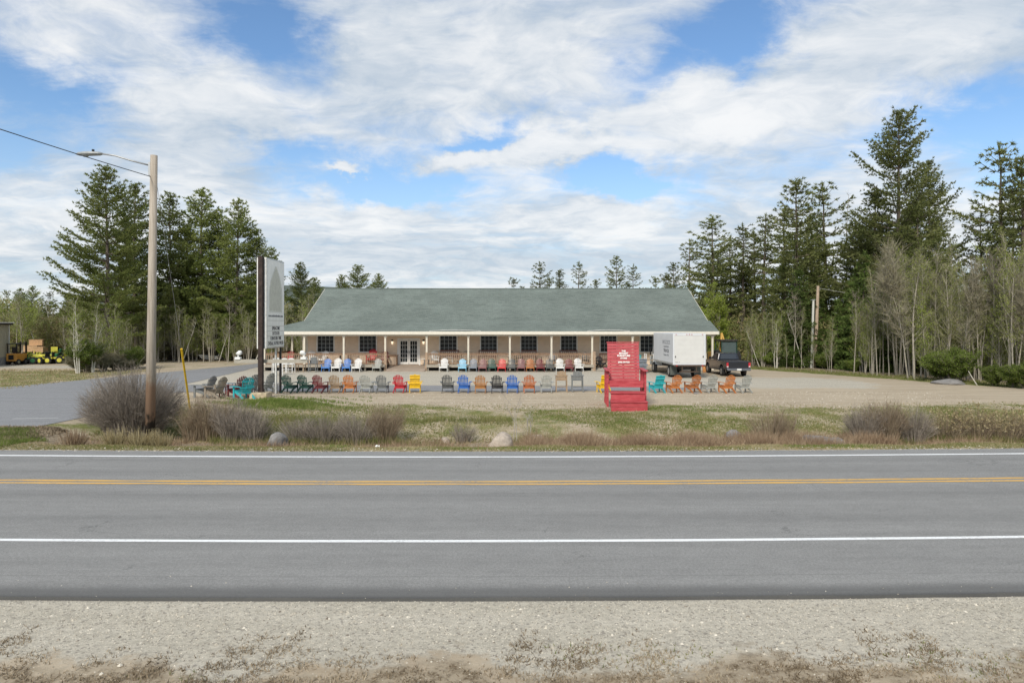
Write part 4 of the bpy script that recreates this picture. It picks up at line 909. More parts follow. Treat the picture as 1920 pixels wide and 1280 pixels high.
# parked pale vehicle glimpsed behind the brush (left)
bt = thing('boat', 'small pale boat under the brush beyond the driveway', 'boat', at(395, 74), R_(80)); bt.scale = (.7, .7, .7); obj('hull', MB().add([(-.7,-1.6,.7),(.7,-1.6,.7),(.8,.8,.75),(0,2.2,.9),(-.8,.8,.75),(-.4,-1.5,.2),(.4,-1.5,.2),(.4,.7,.2),(0,1.6,.35),(-.4,.7,.2)], [(0,1,2,3,4),(9,8,7,6,5),(0,5,6,1),(1,6,7,2),(2,7,8,3),(3,8,9,4),(4,9,5,0)]), M_wht, bt)

exec_veg = True
# ------------------------------------------------------------------ vegetation generators
rng = np.random.default_rng(7)
def unit(v): return v/np.maximum(np.linalg.norm(v, axis=-1, keepdims=True), 1e-6)
def blades(P, Dv, L, Wd, k, spread, seed, rndbase=None, rvar=.35):
    """k narrow triangles at each point P, pointing about Dv"""
    r = np.random.default_rng(seed); n = len(P)
    P = np.repeat(P, k, 0); Dv = np.repeat(Dv, k, 0); L = np.repeat(L, k); 
    rb = np.repeat(rndbase if rndbase is not None else r.random(n), k)
    d = unit(Dv+r.normal(0, spread, (n*k, 3))); s = unit(np.cross(d, r.normal(0, 1, (n*k, 3))))
    L = L*r.uniform(.6, 1.15, n*k); w = (Wd*r.uniform(.7, 1.3, n*k))[:, None]/2
    T = np.stack([P-s*w, P+s*w, P+d*L[:, None]], 1)
    return T, rb*(1-rvar)+r.random(n*k)*rvar
M_bark = mat('pine_bark', (.13, .105, .085), .95, var=.4, scale=4, stretch=(4,4,1)); M_barkg = mat('grey_bark', (.33, .30, .245), .9, var=.3, scale=4, stretch=(4,4,1)); M_birch = mat('birch_bark', (.58, .55, .48), .8, var=.25, scale=3, stretch=(2,2,5)); M_twig = mat('twigs', (.25, .228, .16), .9, var=.25, scale=2)
M_twigd = mat('dark_twigs', (.18, .155, .12), .9, var=.25, scale=2)
M_pine = mat_leaf('pine_needles', [(.12,.155,.042), (.19,.23,.062), (.255,.29,.09), (.33,.35,.135)], .42)
M_pined = mat_leaf('pine_needles_dark', [(.11,.14,.046), (.175,.20,.066), (.235,.255,.095), (.31,.32,.135)], .4)
M_hem = mat_leaf('hemlock_needles', [(.07,.11,.028), (.115,.17,.042), (.16,.22,.06), (.215,.27,.085)], .42)
M_bud = mat_leaf('budding_leaves', [(.19,.20,.07), (.26,.245,.10), (.31,.28,.13), (.33,.22,.13)], .35)
M_olive = mat_leaf('olive_leaves', [(.16,.20,.05), (.24,.28,.07), (.30,.33,.095), (.35,.34,.13)], .4)
M_lime = mat_leaf('lime_leaves', [(.20,.27,.04), (.29,.37,.055), (.36,.44,.08), (.40,.42,.11)], .45)
M_shr = mat_leaf('bright_shrub_leaves', [(.10,.15,.025), (.15,.21,.035), (.20,.265,.05), (.24,.28,.08)], .4)
def conifer(name, seed, H, Rm, start, kind='pine', dens=1.0, lean=0, m_leaf=None, label='', ragged=.35):
    r = np.random.default_rng(seed)
    wood = MB(); zt_ = np.linspace(0, H*.985, 9); wx = np.cumsum(r.normal(0, .05, 9)); wy = np.cumsum(r.normal(0, .05, 9)); wx[0] = wy[0] = 0
    r0 = .012*H+.06
    tr = MB().tube([(wx[i]+lean*zt_[i]/H, wy[i], zt_[i]-(.15 if i == 0 else 0)) for i in range(9)], [max(.02, r0*(1-.93*(z/H))) for z in zt_], 8)
    def tp(z): return np.array([np.interp(z, zt_, wx)+lean*z/H, np.interp(z, zt_, wy), z])
    P, Dd, Ls, Rb = [], [], [], []
    z = start*H
    while z < H*.985:
        t = (z/H-start)/(1-start)
        if kind == 'pine':
            prof = (1-t)**.60*min(1, .6+t*2.2); step = r.uniform(.55, 1.0)*(1 if t < .7 else .6); nbr = int(r.integers(3, 6)*dens+.5)
        elif kind == 'sparse':
            prof = (1-t)**.55*min(1, .6+t*1.4); step = r.uniform(.6, 1.1)*(1 if t < .7 else .65); nbr = int(r.integers(3, 5)*dens+.5)
        else:
            prof = (1-t)**.85*min(1, .75+t*2); step = r.uniform(.26, .42); nbr = int(r.integers(4, 7)*dens+.5)
        a0 = r.random()*6.28
        for b_ in range(nbr):
            a = a0+6.283*b_/max(1, nbr)+r.normal(0, .35); L = Rm*prof*(r.uniform(1-ragged*1.3, 1+ragged*.3) if r.random() > .15 else r.uniform(1, 1+ragged*.9))
            if L < .25: L = .25
            el0 = {'pine': .06+t*.6, 'sparse': .05+t*.55, 'hem': -.15+t*.75}[kind]+r.normal(0, .12)
            hd_ = np.array([math.cos(a), math.sin(a), 0]); base = tp(z+r.uniform(-.1, .1))
            pts = []
            for s_ in np.linspace(0, 1, 6):
                up = math.sin(el0)*L*s_ + {'pine': .10, 'sparse': .10, 'hem': -.14}[kind]*L*s_*s_ - (.07*L*math.sin(s_*3.14) if kind != 'hem' else 0)
                pts.append(base+hd_*(L*s_*math.cos(el0))+np.array([0, 0, up]))
            if kind != 'hem' or b_ % 2 == 0: wood.tube([tuple(p) for p in pts[::1 if L > 2 else 2]]+([tuple(pts[-1])] if L <= 2 else []), [max(.008, .012+.012*L*(1-i/6)) for i in range(6)][:len(pts[::1 if L > 2 else 2])+(1 if L <= 2 else 0)], 3, cap=False)
            pts = np.array(pts); side = np.array([-hd_[1], hd_[0], 0]); rb = r.random()
            s0 = .26 if kind != 'hem' else .12
            if L > 3: s0 = .30 if kind != 'hem' else .25
            n_sub = max(2, int(L*(1-s0)/.24))
            for s_ in np.linspace(s0, 1, n_sub):
                c0 = np.array([np.interp(s_, np.linspace(0, 1, 6), pts[:, k_]) for k_ in range(3)])
                sl_ = min(1.25, L*.48)*(1.1-s_*.55)*(.5+.5*min(1, (s_-s0)*5+.3))
                for sd_ in (-1, 1):
                    if kind == 'sparse' and r.random() < .12: continue
                    dsub = unit(side*sd_*(.85)+hd_*.65+np.array([0, 0, r.normal(.05, .1)])); m_ = max(1, int(sl_/.22))
                    for j in range(m_):
                        p = c0+dsub*(sl_*(j+.6)/m_)+r.normal(0, .05, 3)*np.array([1,1,.6]); P.append(p); Dd.append(dsub*.9+np.array([0, 0, .45 if kind != 'hem' else -.12])); Ls.append(r.uniform(.20, .34) if kind != 'hem' else r.uniform(.22, .34)); Rb.append(.65*rb+.35*r.random())
                P.append(c0); Dd.append(hd_*.8+np.array([0, 0, .4 if kind != 'hem' else 0])); Ls.append(.34); Rb.append(rb)
        z += step
    for k_ in range(6): P.append(tp(H-.1-.12*k_)); Dd.append(np.array([0, 0, 1.])); Ls.append(.35); Rb.append(.5)
    P, Dd, Ls, Rb = map(np.array, (P, Dd, Ls, Rb))
    T, rn = blades(P, Dd, Ls, .078 if kind != 'hem' else .085, 8 if kind != 'hem' else 5, .65, seed+1, Rb)
    root = thing(name, label, 'tree', (0, 0, 0))
    obj('trunk', tr, M_bark, root).data.shade_smooth(); ct = link('crown', tris_mesh('crown', T, rn, m_leaf or M_pine), None, root); obj('limbs', wood, M_bark, ct)
    root['H'] = float(H); return root
def broadleaf(name, seed, H, Rm, clump=0, m_bark=None, m_twig=None, m_leaf=None, leafn=0, leafs=.07, label='', upr=.7, twn=5, fork=.35, lean=0.):
    r = random.Random(seed); tr = MB(); twp = []; twd = []; lv = []
    def grow(p, d, L, rad, depth):
        n = 3 if depth < 3 else 2; pts = [p]; q_ = p.copy(); dd = d.copy()
        for i in range(n):
            dd = (dd+Vector((r.gauss(0, .10), r.gauss(0, .10), r.gauss(.03, .05)))).normalized(); q_ = q_+dd*(L/n); pts.append(q_.copy())
        tr.tube(pts, [rad*(1-.45*i/n) for i in range(n+1)], 6 if depth == 0 else (4 if depth < 2 else 3), cap=False)
        if depth >= 1:
            for i in range(twn*(1 if depth < 3 else 1)):
                t = r.random(); k = min(n-1, int(t*n)); a = pts[k].lerp(pts[k+1], t*n-k); twp.append(a[:]); twd.append((dd+Vector((r.gauss(0, .7), r.gauss(0, .7), r.gauss(.35, .4))))[:])
        if depth >= 4 or rad < .008: return
        nb_ = r.choice((2, 3)) if depth > 0 else 3
        for i in range(nb_):
            nd = (dd*upr+Vector((r.gauss(0, .45), r.gauss(0, .45), r.uniform(.0, .35)))).normalized(); grow(pts[-1], nd, L*r.uniform(.55, .8), rad*r.uniform(.45, .62), depth+1)
        if depth < 3:
            for i in range(3 if depth == 0 else 2):
                t = r.uniform(.35, .95); k = min(n-1, int(t*n)); a = pts[k].lerp(pts[k+1], t*n-k); ang = r.random()*6.28
                nd = (dd*.5+Vector((math.cos(ang), math.sin(ang), r.uniform(.1, .5)))*.75).normalized(); grow(a, nd, L*r.uniform(.35, .55), rad*.35, depth+2 if depth == 0 else depth+1)
    stems = max(1, clump)
    for s_ in range(stems):
        a = r.random()*6.28; sp_ = 0 if stems == 1 else .28
        grow(Vector((math.cos(a)*.12*(stems > 1), math.sin(a)*.12*(stems > 1), -.1)), Vector((math.cos(a)*sp_+r.gauss(0, .04)+lean, math.sin(a)*sp_+r.gauss(0, .04), 1)).normalized(), H*.45*r.uniform(.85, 1.1), .008*H+.02, 0)
    # normalise height
    V = np.array(tr.v); mz = V[:, 2].max(); sc = H/mz; rx = np.percentile(np.hypot(V[:, 0], V[:, 1]), 97); sr = min(1.6, Rm/max(.1, rx))
    S_ = np.array([sr, sr, sc]); tr.v = [tuple(v) for v in V*S_]
    tp_ = np.array(twp)*S_; td = np.array(twd)
    T1, rn1 = blades(tp_, td, np.full(len(tp_), H*.085+.25), .016+.0012*H, 3, .45, seed+3)
    root = thing(name, label, 'tree', (0,0,0)); t0 = obj('trunk', tr, m_bark or M_barkg, root)
    cr_ = link('crown', tris_mesh('crown', T1, rn1, m_twig or M_twig), None, root)
    if leafn:
        tips = T1[:, 2]; rg = np.random.default_rng(seed+9); ii = rg.integers(0, len(tips), leafn*len(tips)//10); tt = rg.random(len(ii))[:, None]
        LP = tips[ii]*(tt)+T1[ii, 0]*(1-tt)+rg.normal(0, .06, (len(ii), 3)); T2, rn2 = blades(LP, rg.normal(0, 1, LP.shape), np.full(len(LP), leafs), leafs*.9, 1, .5, seed+5)
        link('leaves', tris_mesh('leaves', T2, rn2, m_leaf), None, root)
    root['H'] = float(H); return root
def poletree(name, seed, H, Rm, m_bark=None, m_twig=None, m_leaf=None, leafn=0, leafs=.07, stems=1, start=.3, nbr=26, lean=0., twn=6, asc=1.1):
    r = random.Random(seed); tr = MB(); twp = []; twd = []
    for s_ in range(stems):
        a = r.random()*6.28; sp_ = .0 if stems == 1 else r.uniform(.04, .14); hh_ = H*(1 if s_ == 0 else r.uniform(.7, .95)); d = Vector((math.cos(a)*sp_+lean, math.sin(a)*sp_, 1)).normalized()
        pts = [Vector((math.cos(a)*.15*(stems > 1), math.sin(a)*.15*(stems > 1), -.1))]
        for i in range(8): d = (d+Vector((r.gauss(0, .035), r.gauss(0, .035), .01))).normalized(); pts.append(pts[-1]+d*(hh_/8))
        r0 = .0062*hh_+.022; tr.tube(pts, [r0*(1-.88*i/8) for i in range(9)], 6, cap=False)
        for b_ in range(nbr):
            t = start+(1-start)*(b_+r.random())/nbr; k = min(7, int(t*8)); p = pts[k].lerp(pts[k+1], t*8-k); ang = r.random()*6.28; L = Rm*(1.15-t)**.6*r.uniform(.5, 1.1)+.25
            dd = Vector((math.cos(ang), math.sin(ang), asc*r.uniform(.6, 1.5))).normalized(); q_ = p.copy(); bp = [p]
            for i in range(3): dd = (dd+Vector((r.gauss(0, .12), r.gauss(0, .12), r.gauss(.06, .08)))).normalized(); q_ = q_+dd*(L/3); bp.append(q_.copy())
            tr.tube(bp, [r0*.26*(1-t*.5)*(1-.7*i/3)+.003 for i in range(4)], 3, cap=False)
            for i in range(twn):
                u = r.uniform(.25, 1); k2 = min(2, int(u*3)); a_ = bp[k2].lerp(bp[k2+1], u*3-k2); twp.append(a_[:]); twd.append((dd+Vector((r.gauss(0, .55), r.gauss(0, .55), r.gauss(.2, .35))))[:])
    tp_, td = np.array(twp), np.array(twd)
    T1, rn1 = blades(tp_, td, np.full(len(tp_), .62), .019, 3, .38, seed+3)
    root = thing(name, '', 'tree', (0,0,0)); obj('trunk', tr, m_bark or M_barkg, root)
    link('crown', tris_mesh('crown', T1, rn1, m_twig or M_twig), None, root)
    if leafn:
        tips = T1[:, 2]; rg = np.random.default_rng(seed+9); ii = rg.integers(0, len(tips), leafn*len(tips)//10); tt = rg.random(len(ii))[:, None]
        LP = tips[ii]*tt+T1[ii, 0]*(1-tt)+rg.normal(0, .06, (len(ii), 3)); T2, rn2 = blades(LP, rg.normal(0, 1, LP.shape), np.full(len(LP), leafs), leafs*.9, 1, .5, seed+5)
        link('leaves', tris_mesh('leaves', T2, rn2, m_leaf), None, root)
    root['H'] = float(H); return root
def place(src, px, D, py=None, label=None, group=None, rz=None, first=[0], h=None, wide=1.0, dy=0):
    """stand a tree at image column px, distance D, with its top at image row py"""
    p = at(px, D); p.z = -.05; Ht = h if h else ztop(py, D)
    s_ = Ht/src['H']; first[0] += 1
    return dup(src, p, rz if rz is not None else (first[0]*2.399) % 6.283, (s_*wide, s_*wide, s_), label, group)
protos = []
def keep(o): protos.append(o); return o
pA = keep(conifer('pine_tree', 21, 19, 5.6, .16, 'pine', 1.3)); pB = keep(conifer('pine_tree', 22, 17, 4.3, .2, 'pine', 1.4)); pC = keep(conifer('pine_tree', 23, 17, 4.2, .16, 'pine', 1.45, ragged=.25)); pD = keep(conifer('pine_tree', 29, 18, 4.2, .16, 'pine', 1.5, ragged=.3))
pG = keep(conifer('pine_tree', 24, 22.5, 5.8, .14, 'pine', 1.25, m_leaf=M_pined, ragged=.45)); pS1 = keep(conifer('pine_tree', 25, 15, 3.1, .38, 'sparse', 1.15, m_leaf=M_pined)); pS2 = keep(conifer('pine_tree', 26, 15, 2.7, .30, 'sparse', 1.0, m_leaf=M_pined)); pS3 = keep(conifer('pine_tree', 27, 13, 2.9, .45, 'sparse', 1.3, m_leaf=M_pined)); pS4 = keep(conifer('pine_tree', 28, 16, 3.2, .22, 'sparse', 1.5, m_leaf=M_pined))
pH1 = keep(conifer('hemlock_tree', 31, 10, 2.8, .04, 'hem', 1.0, m_leaf=M_hem, ragged=.3)); pH2 = keep(conifer('hemlock_tree', 32, 9, 2.3, .12, 'hem', .9, m_leaf=M_hem, ragged=.35))
snag = keep(poletree('dead_tree', 33, 15, .9, M_barkg, M_twigd, nbr=22, twn=1, start=.35, asc=.3))
bA = keep(poletree('bare_tree', 41, 9, 2.0, M_barkg, M_twig, M_olive, 24, .08)); bB = keep(poletree('bare_tree', 42, 9, 1.7, M_barkg, M_twig, M_olive, 16, .075, start=.45)); bC = keep(poletree('bare_tree', 43, 8, 1.6, M_barkg, M_twig, M_olive, 20, .085, stems=3, start=.25, nbr=18))
bD = keep(poletree('bare_tree', 44, 8, 1.3, M_barkg, M_twigd, M_bud, 4, .06, lean=.12, start=.4)); bE = keep(poletree('budding_tree', 45, 7, 1.5, M_barkg, M_twig, M_lime, 30, .08, stems=4, start=.15, nbr=18)); bF = keep(broadleaf('bare_tree', 50, 9, 1.6, 0, M_barkg, M_twig, M_bud, 6, .065, upr=1.5, twn=3))
bBi = keep(poletree('birch_tree', 46, 7, 1.2, M_birch, M_twig, M_lime, 15, .075, stems=3, start=.3, nbr=16)); bBl = keep(poletree('birch_tree', 47, 7, .9, M_birch, M_twig, M_bud, 5, .06, start=.5, nbr=14, lean=.42))
bL = keep(poletree('budding_tree', 48, 6.5, 1.5, M_barkg, M_twig, M_lime, 85, .10, stems=4, start=.12, nbr=18)); sG1 = keep(broadleaf('leafy_shrub', 49, 2.4, 1.5, 6, M_twigd, M_twig, M_shr, 45, .095)); sB1 = keep(broadleaf('bare_shrub', 50, 3, 1.6, 7, M_twigd, M_twig, M_bud, 8, .05))

# ---- left pine stand
gl = 'tall pines left of the store'
for src, px, D, py, lab, rz, wd in ((pA,200,66,312,'broad ragged white pine standing farthest left of the tall pines',.6,1.0),(pB,258,74,345,'dense pine half hidden right of the leftmost big pine',1.2,.95),(pB,318,75,362,'dark pine just right of the wooden street light pole',3.1,.95),
     (pC,380,76,354,'pointed pine in the middle of the left stand',.2,1.05),(pD,440,75,370,'full green pine left of the roadside sign',2.2,1.0),(pC,480,76,430,'pine showing just above and behind the roadside sign',4.0,.95),(pD,415,78,400,'pine standing behind the two full ones in the left stand',5.0,1.0),
     (pB,350,78,420,'lower pine between the street light pole and the pointed pine',2.9,1.1),(pD,505,82,462,'pine sloping down right of the sign',1.1,1.0),(pA,565,92,492,'pine nearest the store roof, left side',2.0,.9),(pC,590,98,520,'low pine touching the left roof slope',.9,1.1),(pB,232,78,400,'pine behind the leftmost big pine',5.2,1.0)):
    place(src, px, D, py, lab, gl, rz, wide=wd)
for src, px, D, py, lab, wd in ((pA,640,92,515,'left part of the rounded pine clump above the roof',.8),(pB,672,95,497,'rounded pine rising highest behind the left part of the roof',1.25),(pA,708,93,513,'right part of the rounded pine clump above the roof',.85)):
    place(src, px, D, py, lab, 'pines behind the roof, left', wide=wd)
for src, px, py, lab in ((pS3,960,522,'tiny pine tip left of the others behind the roof'),(pS1,1012,490,'slim pine behind the middle of the roof, first tall one'),(pS4,1050,505,'shorter pine between two taller ones behind the roof'),(pS2,1086,490,'slim pine behind the roof above the fourth window'),(pS4,1155,480,'pine above the giant red chair, behind the roof'),(pS2,1188,495,'pine just right of the one above the giant red chair'),
      (pS3,1030,520,'low bushy pine behind the middle of the roof'),(pS3,1120,525,'low pine in the gap behind the roof'),(pS3,1225,520,'low pine behind the right end of the roof')):
    place(src, px, 92, py, lab, 'pines behind the roof, right')
# ---- right pines
gr_ = 'tall ragged pines right of the store'
for src, px, D, py, lab, wd in ((pS4,1262,86,492,'small pine right behind the ridge end of the roof',1),(pS3,1248,84,515,'low pine at the right roof corner',1.2),(pS2,1293,80,448,'slender pine left of the wide one near the roof',1.1),(pS4,1335,76,405,'wide pine with a dead top near the roof end',1.35),(pS1,1372,80,440,'thin pine behind the yellow-green tree',1.1),(pS2,1392,78,418,'thin straight pine right of the wide one',1.1),
     (pS1,1432,76,400,'pine with open crown left of the two tall middle ones',1.2),(pS3,1462,78,395,'open pine crown left of the tall middle pine',1.2),(pS2,1412,82,430,'slender pine seen between others',1.1),(pS4,1495,66,334,'tall middle pine left of the utility poles',1.2),(pS1,1546,70,342,'tall pine above the utility poles',1.2),(pS2,1520,74,400,'pine between the two tall middle ones',1.1),
     (pS4,1612,64,430,'pine left of the giant pine',1.2),(pG,1684,60,206,'giant pine towering over the woods on the right',1.0),(pG,1742,63,300,'tall pine leaning against the right side of the giant pine',.85),(pS4,1640,62,360,'pine close on the left of the giant pine',1.25),(pS4,1720,58,380,'lower pine below the right side of the giant',1.3),
     (pS1,1843,58,395,'shorter pine left of the tall one at the right border',1.0),(pS1,1874,56,268,'tall open pine near the right border',1.0),(pS4,1918,54,292,'pine cut by the right border',1.15),(pS2,1770,66,430,'thin pine right of the giant pine',1.0),(pS1,1895,60,360,'slim pine between the two at the right border',1)):
    place(src, px, D, py, lab, gr_, wide=wd)
for src, px, D, py, lab, wd in ((pC,1530,67,440,'full green pine behind the utility poles',1.1),(pD,1600,66,420,'full green pine between the utility poles and the giant pine',1.1),(pC,1655,64,400,'full green pine under the left side of the giant pine',1.15),(pD,1470,70,470,'full green pine left of the tall middle pine',1.0),(pB,1700,66,400,'broad pine behind the base of the giant pine crown',1.2),(pC,1400,80,500,'full low pine right of the yellow-green tree',1.2),(pD,1340,84,470,'full low pine behind the yellow-green tree',1.2),(pC,1760,64,480,'full pine at the right foot of the giant pine',1.1),(pC,1860,60,500,'full low pine under the tall open pine at the right border',1.1)):
    place(src, px, D, py, lab, 'full green pines filling the right woods', wide=wd)
place(snag, 1584, 68, 362, 'dead bare pine trunk standing between the tall pine and the giant pine'); place(snag, 1800, 56, 500, 'thin dead trunk right of the giant pine')
for src, px, D, py, lab in ((pH1,1622,58.5,470,'tall dark green hemlock left of the giant pine trunk'),(pH1,1500,62.5,500,'dense hemlock left of the utility poles'),(pH2,1570,60.5,560,'hemlock just right of the utility poles'),(pH1,1660,56.5,520,'bright green hemlock in the middle of the woods edge'),(pH2,1635,56,590,'low bright hemlock at the woods edge'),(pH1,1595,62,520,'hemlock behind the low one right of the utility poles'),
     (pH2,1470,64,600,'low dark hemlock near the leaning birch'),(pH2,1435,66,590,'dark low evergreen right of the pickup'),(pH1,1700,58,560,'hemlock behind the pair of tall bare trunks'),(pH2,1540,64,560,'hemlock directly behind the utility poles'),(pH1,1780,60,600,'dark hemlock deep in the bare trees'),(pH2,1900,52,620,'small hemlock at the right border')):
    place(src, px, D, py, lab, 'hemlocks along the woods edge', wide=1.1)
place(bL, 1346, 68, 545, 'bright yellow-green budding tree behind the pickup'); place(bL, 1322, 72, 570, 'yellow-green budding tree at the right wall of the store', 'x')
for src, px, D, py, lab, rz in ((bF,1703,48.5,450,'tall straight bare tree, left of a pair in front of the woods',.5),(bA,1714,48.2,470,'tall straight bare tree, right of a pair in front of the woods',2.5),(bBl,1510,61,575,'pale leaning birch left of the utility poles',3.14),(bBi,1455,60,600,'low pale birch with several stems right of the pickup',0),(bBl,1425,62,610,'leaning birch trunk near the pickup',2.9)):
    place(src, px, D, py, lab, None, rz)
place(sG1, 1790, 45.5, None, 'bright green leafy shrub at the edge of the right woods', None, h=2.2, wide=1.0); place(sG1, 1765, 47, None, 'bright green shrub just left of the biggest one at the right woods edge', None, h=1.9)
for px, D, h_, lab in ((1545,60,1.3,'small green shrub behind the foot of the utility poles'),(1900,42,1.2,'low green shrub at the right border'),(1865,42.8,1.3,'green shrub next to the one at the right border'),(1925,41,1.6,'green shrub cut by the right border'),(1432,62.5,1.5,'green shrub right of the pickup'),(1600,56.5,1.0,'small green shrub under the hemlocks')): place(sG1, px, D, None, lab, 'low green shrubs along the woods edge', h=h_)
# ---- bare woods, right: individuals
rr = random.Random(5); n_ = 0
GB = 'thin bare and budding trees in the right woods'
while n_ < 150:
    px = rr.uniform(1385, 1935) if n_ < 95 else rr.uniform(1600, 1960); inn = rr.uniform(.4, 4) if rr.random() < .5 else rr.uniform(4, 16)
    # distance where this column meets the edge
    lo, hi = 30., 120.
    for _ in range(30):
        mid = (lo+hi)/2
        if edge_dist((px-960)*mid/F, mid) > inn: hi = mid
        else: lo = mid
    D = hi; base_h = np.interp(px, [1385, 1480, 1600, 1690, 1800, 1935], [5.0, 6.0, 6.5, 8.8, 8.2, 8.8])*rr.uniform(.6, 1.12)
    if px < 1680 and rr.random() < .45: base_h *= .7
    src = rr.choice((bA, bB, bC, bD, bF, bA, bB, bE) if px > 1650 else (bC, bE, bD, bA))
    place(src, px, D, None, 'thin bare tree with reddish-olive buds among many in the right woods' if src not in (bC, bE) else 'small budding olive tree with several stems in the right woods', GB if src not in (bC, bE) else 'small budding olive trees in the right woods', rr.random()*6.28, h=float(base_h), wide=.8); n_ += 1
# ---- left woods
GLW = 'thin bare trees in the left woods'
n_ = 0
while n_ < 95:
    px = rr.uniform(-30, 590); D = rr.uniform(74, 98) if px < 470 else rr.uniform(70, 95); h_ = np.interp(px, [0, 100, 300, 590], [6.6, 7.0, 6.0, 7.5])*rr.uniform(.7, 1.15)
    src = rr.choice((bA, bC, bE, bB, bE, bBl, bD)); leaf = src in (bC, bE)
    place(src, px, D, None, 'small budding olive tree among many in the left woods' if leaf else 'thin bare tree among many in the left woods', 'budding olive trees in the left woods' if leaf else GLW, rr.random()*6.28, h=float(h_), wide=1.0); n_ += 1
for px, D, py, src, lab, rz in ((147,54,560,bBi,'pale birch clump in front of the left woods, left of a pair',0.3),(172,55,570,bBi,'pale birch clump in front of the left woods, right of a pair',2.0),(222,60,570,bE,'budding tree between the birch pair and the street light pole',1),(200,58,590,bE,'budding tree just behind the birch pair',3),(240,59,600,bC,'thin grey budding tree next to the street light pole',2),(405,74,578,bBl,'pale birch leaning right beyond the driveway',.2),(425,76,590,bBl,'second pale birch leaning right beyond the driveway',.0),(355,78,600,bBl,'leaning birch behind the yellow guy guard',.3)):
    place(src, px, D, py, lab, None, rz)
for px, D, h_ in ((165,55.5,1.8),(190,57,1.6),(215,58,1.7),(240,59,1.4),(260,61,1.7),(150,56,1.5),(228,58,1.2),(305,74,2.4),(340,75,2.6),(385,76,2.8),(440,74,2.6),(465,74,2.9),(500,73,2.5),(285,72,2.2)):
    place(sB1, px, D, None, 'low bare shrub at the foot of the left woods', 'low bare shrubs at the foot of the left woods', h=h_, wide=1.3)
for px, D, h_, lab in ((250,59,1.9,'yellow-green shrub beside the street light pole, beyond the driveway'),(160,55.2,2.6,'yellow-green leafy shrub between the birches'),(425,73,2.4,'olive leafy shrub beyond the driveway bend')): place(sG1, px, D, None, lab, None, h=h_, wide=.8)
for i in range(34):
    px = 262+i*10+rr.uniform(-5, 5); src = (bC, bBl, bE, bD, bE, bA, bC)[i % 7]; leaf = src in (bC, bE)
    place(src, px, rr.uniform(69.5, 73), None, 'small budding olive tree beyond the bend of the driveway' if leaf else 'thin pale bare tree beyond the bend of the driveway', 'budding olive trees beyond the driveway' if leaf else 'thin bare trees beyond the driveway', rr.random()*6.28 if src != bBl else rr.uniform(-.4, .5), h=rr.uniform(3.4, 6.6), wide=1.0)
for i, (px, py) in enumerate(((12,545),(38,540),(62,536),(95,548),(130,548),(150,556))):
    place((pS3, pC, pB)[i % 3], px, 112, py, 'distant evergreen poking above the far left woods', 'distant evergreens above the far left woods')
for px in (478, 520, 548, 575, 330, 290): place(pH2, px, 84, 590, 'low evergreen in the shade under the left pines', 'low evergreens under the left pines', wide=1.3)
for o in protos:
    for ch in list(o.children_recursive): bpy.data.objects.remove(ch)
    bpy.data.objects.remove(o)
# ---- far woods as one mass
def mass(name, N_, xr, yr, hfun, m_, seed, size=.55):
    r = np.random.default_rng(seed); X = r.uniform(*xr, N_); Y = r.uniform(*yr, N_); hh = hfun(X, Y)
    u = r.random(N_)**.8; lump = .75+.25*np.sin(X*.55+np.sin(Y*.3)*2)+.12*np.sin(X*1.9)
    P = np.stack([X, Y, u*hh*lump], 1); T, rn = blades(P, r.normal(0, 1, P.shape)+np.array([0, 0, .5]), np.full(N_, size*1.3), size*.35, 2, .6, seed+1, .5+.5*np.sin(X*.8+P[:, 2]*.9))
    return tag(link(name, tris_mesh(name, T, rn, m_)), 'distant mixed woods closing the view behind the trees' if m_ is M_bud else 'distant evergreen woods behind the bare trees', 'woods', kind='stuff')
mass('far_woods', 60000, (-110, 110), (100, 135), lambda X, Y: np.where(X < -30, 7.0, np.where(X > 25, 8.0, 6.0))+0*X, M_bud, 61, .8)
mass('far_evergreens', 40000, (-110, 110), (104, 125), lambda X, Y: np.where(np.abs(X+15) < 45, 5.5, 7.0), M_pined, 62, .8)
def inner(name, seed, N_, m_, hh_):
    r = np.random.default_rng(seed); X = r.uniform(20, 62, N_); Y = r.uniform(40, 85, N_); e = edge_dist(X, Y); k = (e > 5) & (e < 26); X, Y = X[k], Y[k]; n = len(X)
    Z = r.random(n)*hh_*(.8+.2*np.sin(X*.9+Y*.5)); P = np.stack([X, Y, Z], 1); T, rn = blades(P, r.normal(0, 1, P.shape), np.full(n, .5), .10, 2, .6, seed+1)
    return tag(link(name, tris_mesh(name, T, rn, m_)), 'tangle of thin twigs and small leaves deep inside the right woods', 'undergrowth', kind='stuff')
inner('woods_undergrowth', 71, 60000, M_bud, 5.0); inner('woods_undergrowth', 72, 45000, M_pined, 4.5)
r = np.random.default_rng(75); N_ = 60000; X = r.uniform(-62, -24, N_); Y = r.uniform(78, 100, N_); P = np.stack([X, Y, r.random(N_)*5.0*(.8+.2*np.sin(X*.9))], 1); T, rn = blades(P, r.normal(0, 1, P.shape), np.full(N_, .5), .10, 2, .6, 76)
tag(link('woods_undergrowth', tris_mesh('woods_undergrowth', T, rn, M_bud)), 'tangle of twigs and small leaves inside the left woods', 'undergrowth', kind='stuff')
# forest hill far left
me = MB(); hp = [(-400, 0), (-400, 30), (-250, 42), (-160, 40), (-90, 24), (-20, 0)]
hv = [(x, 600+(i % 2)*30, z-1) for i, (x, z) in enumerate(hp)]+[(x*.9, 520, -1) for x, z in hp]+[(x, 800, -1) for x, z in hp]
nH = len(hp); me.add(hv, [(i, i+1, nH+i+1, nH+i) for i in range(nH-1)]+[(i, 2*nH+i, 2*nH+i+1, i+1) for i in range(nH-1)])
o = obj('hill', me, mat('wooded_hill', (.10,.12,.10), .95, var=.2, scale=.05), smooth=True); o['kind'] = 'structure'

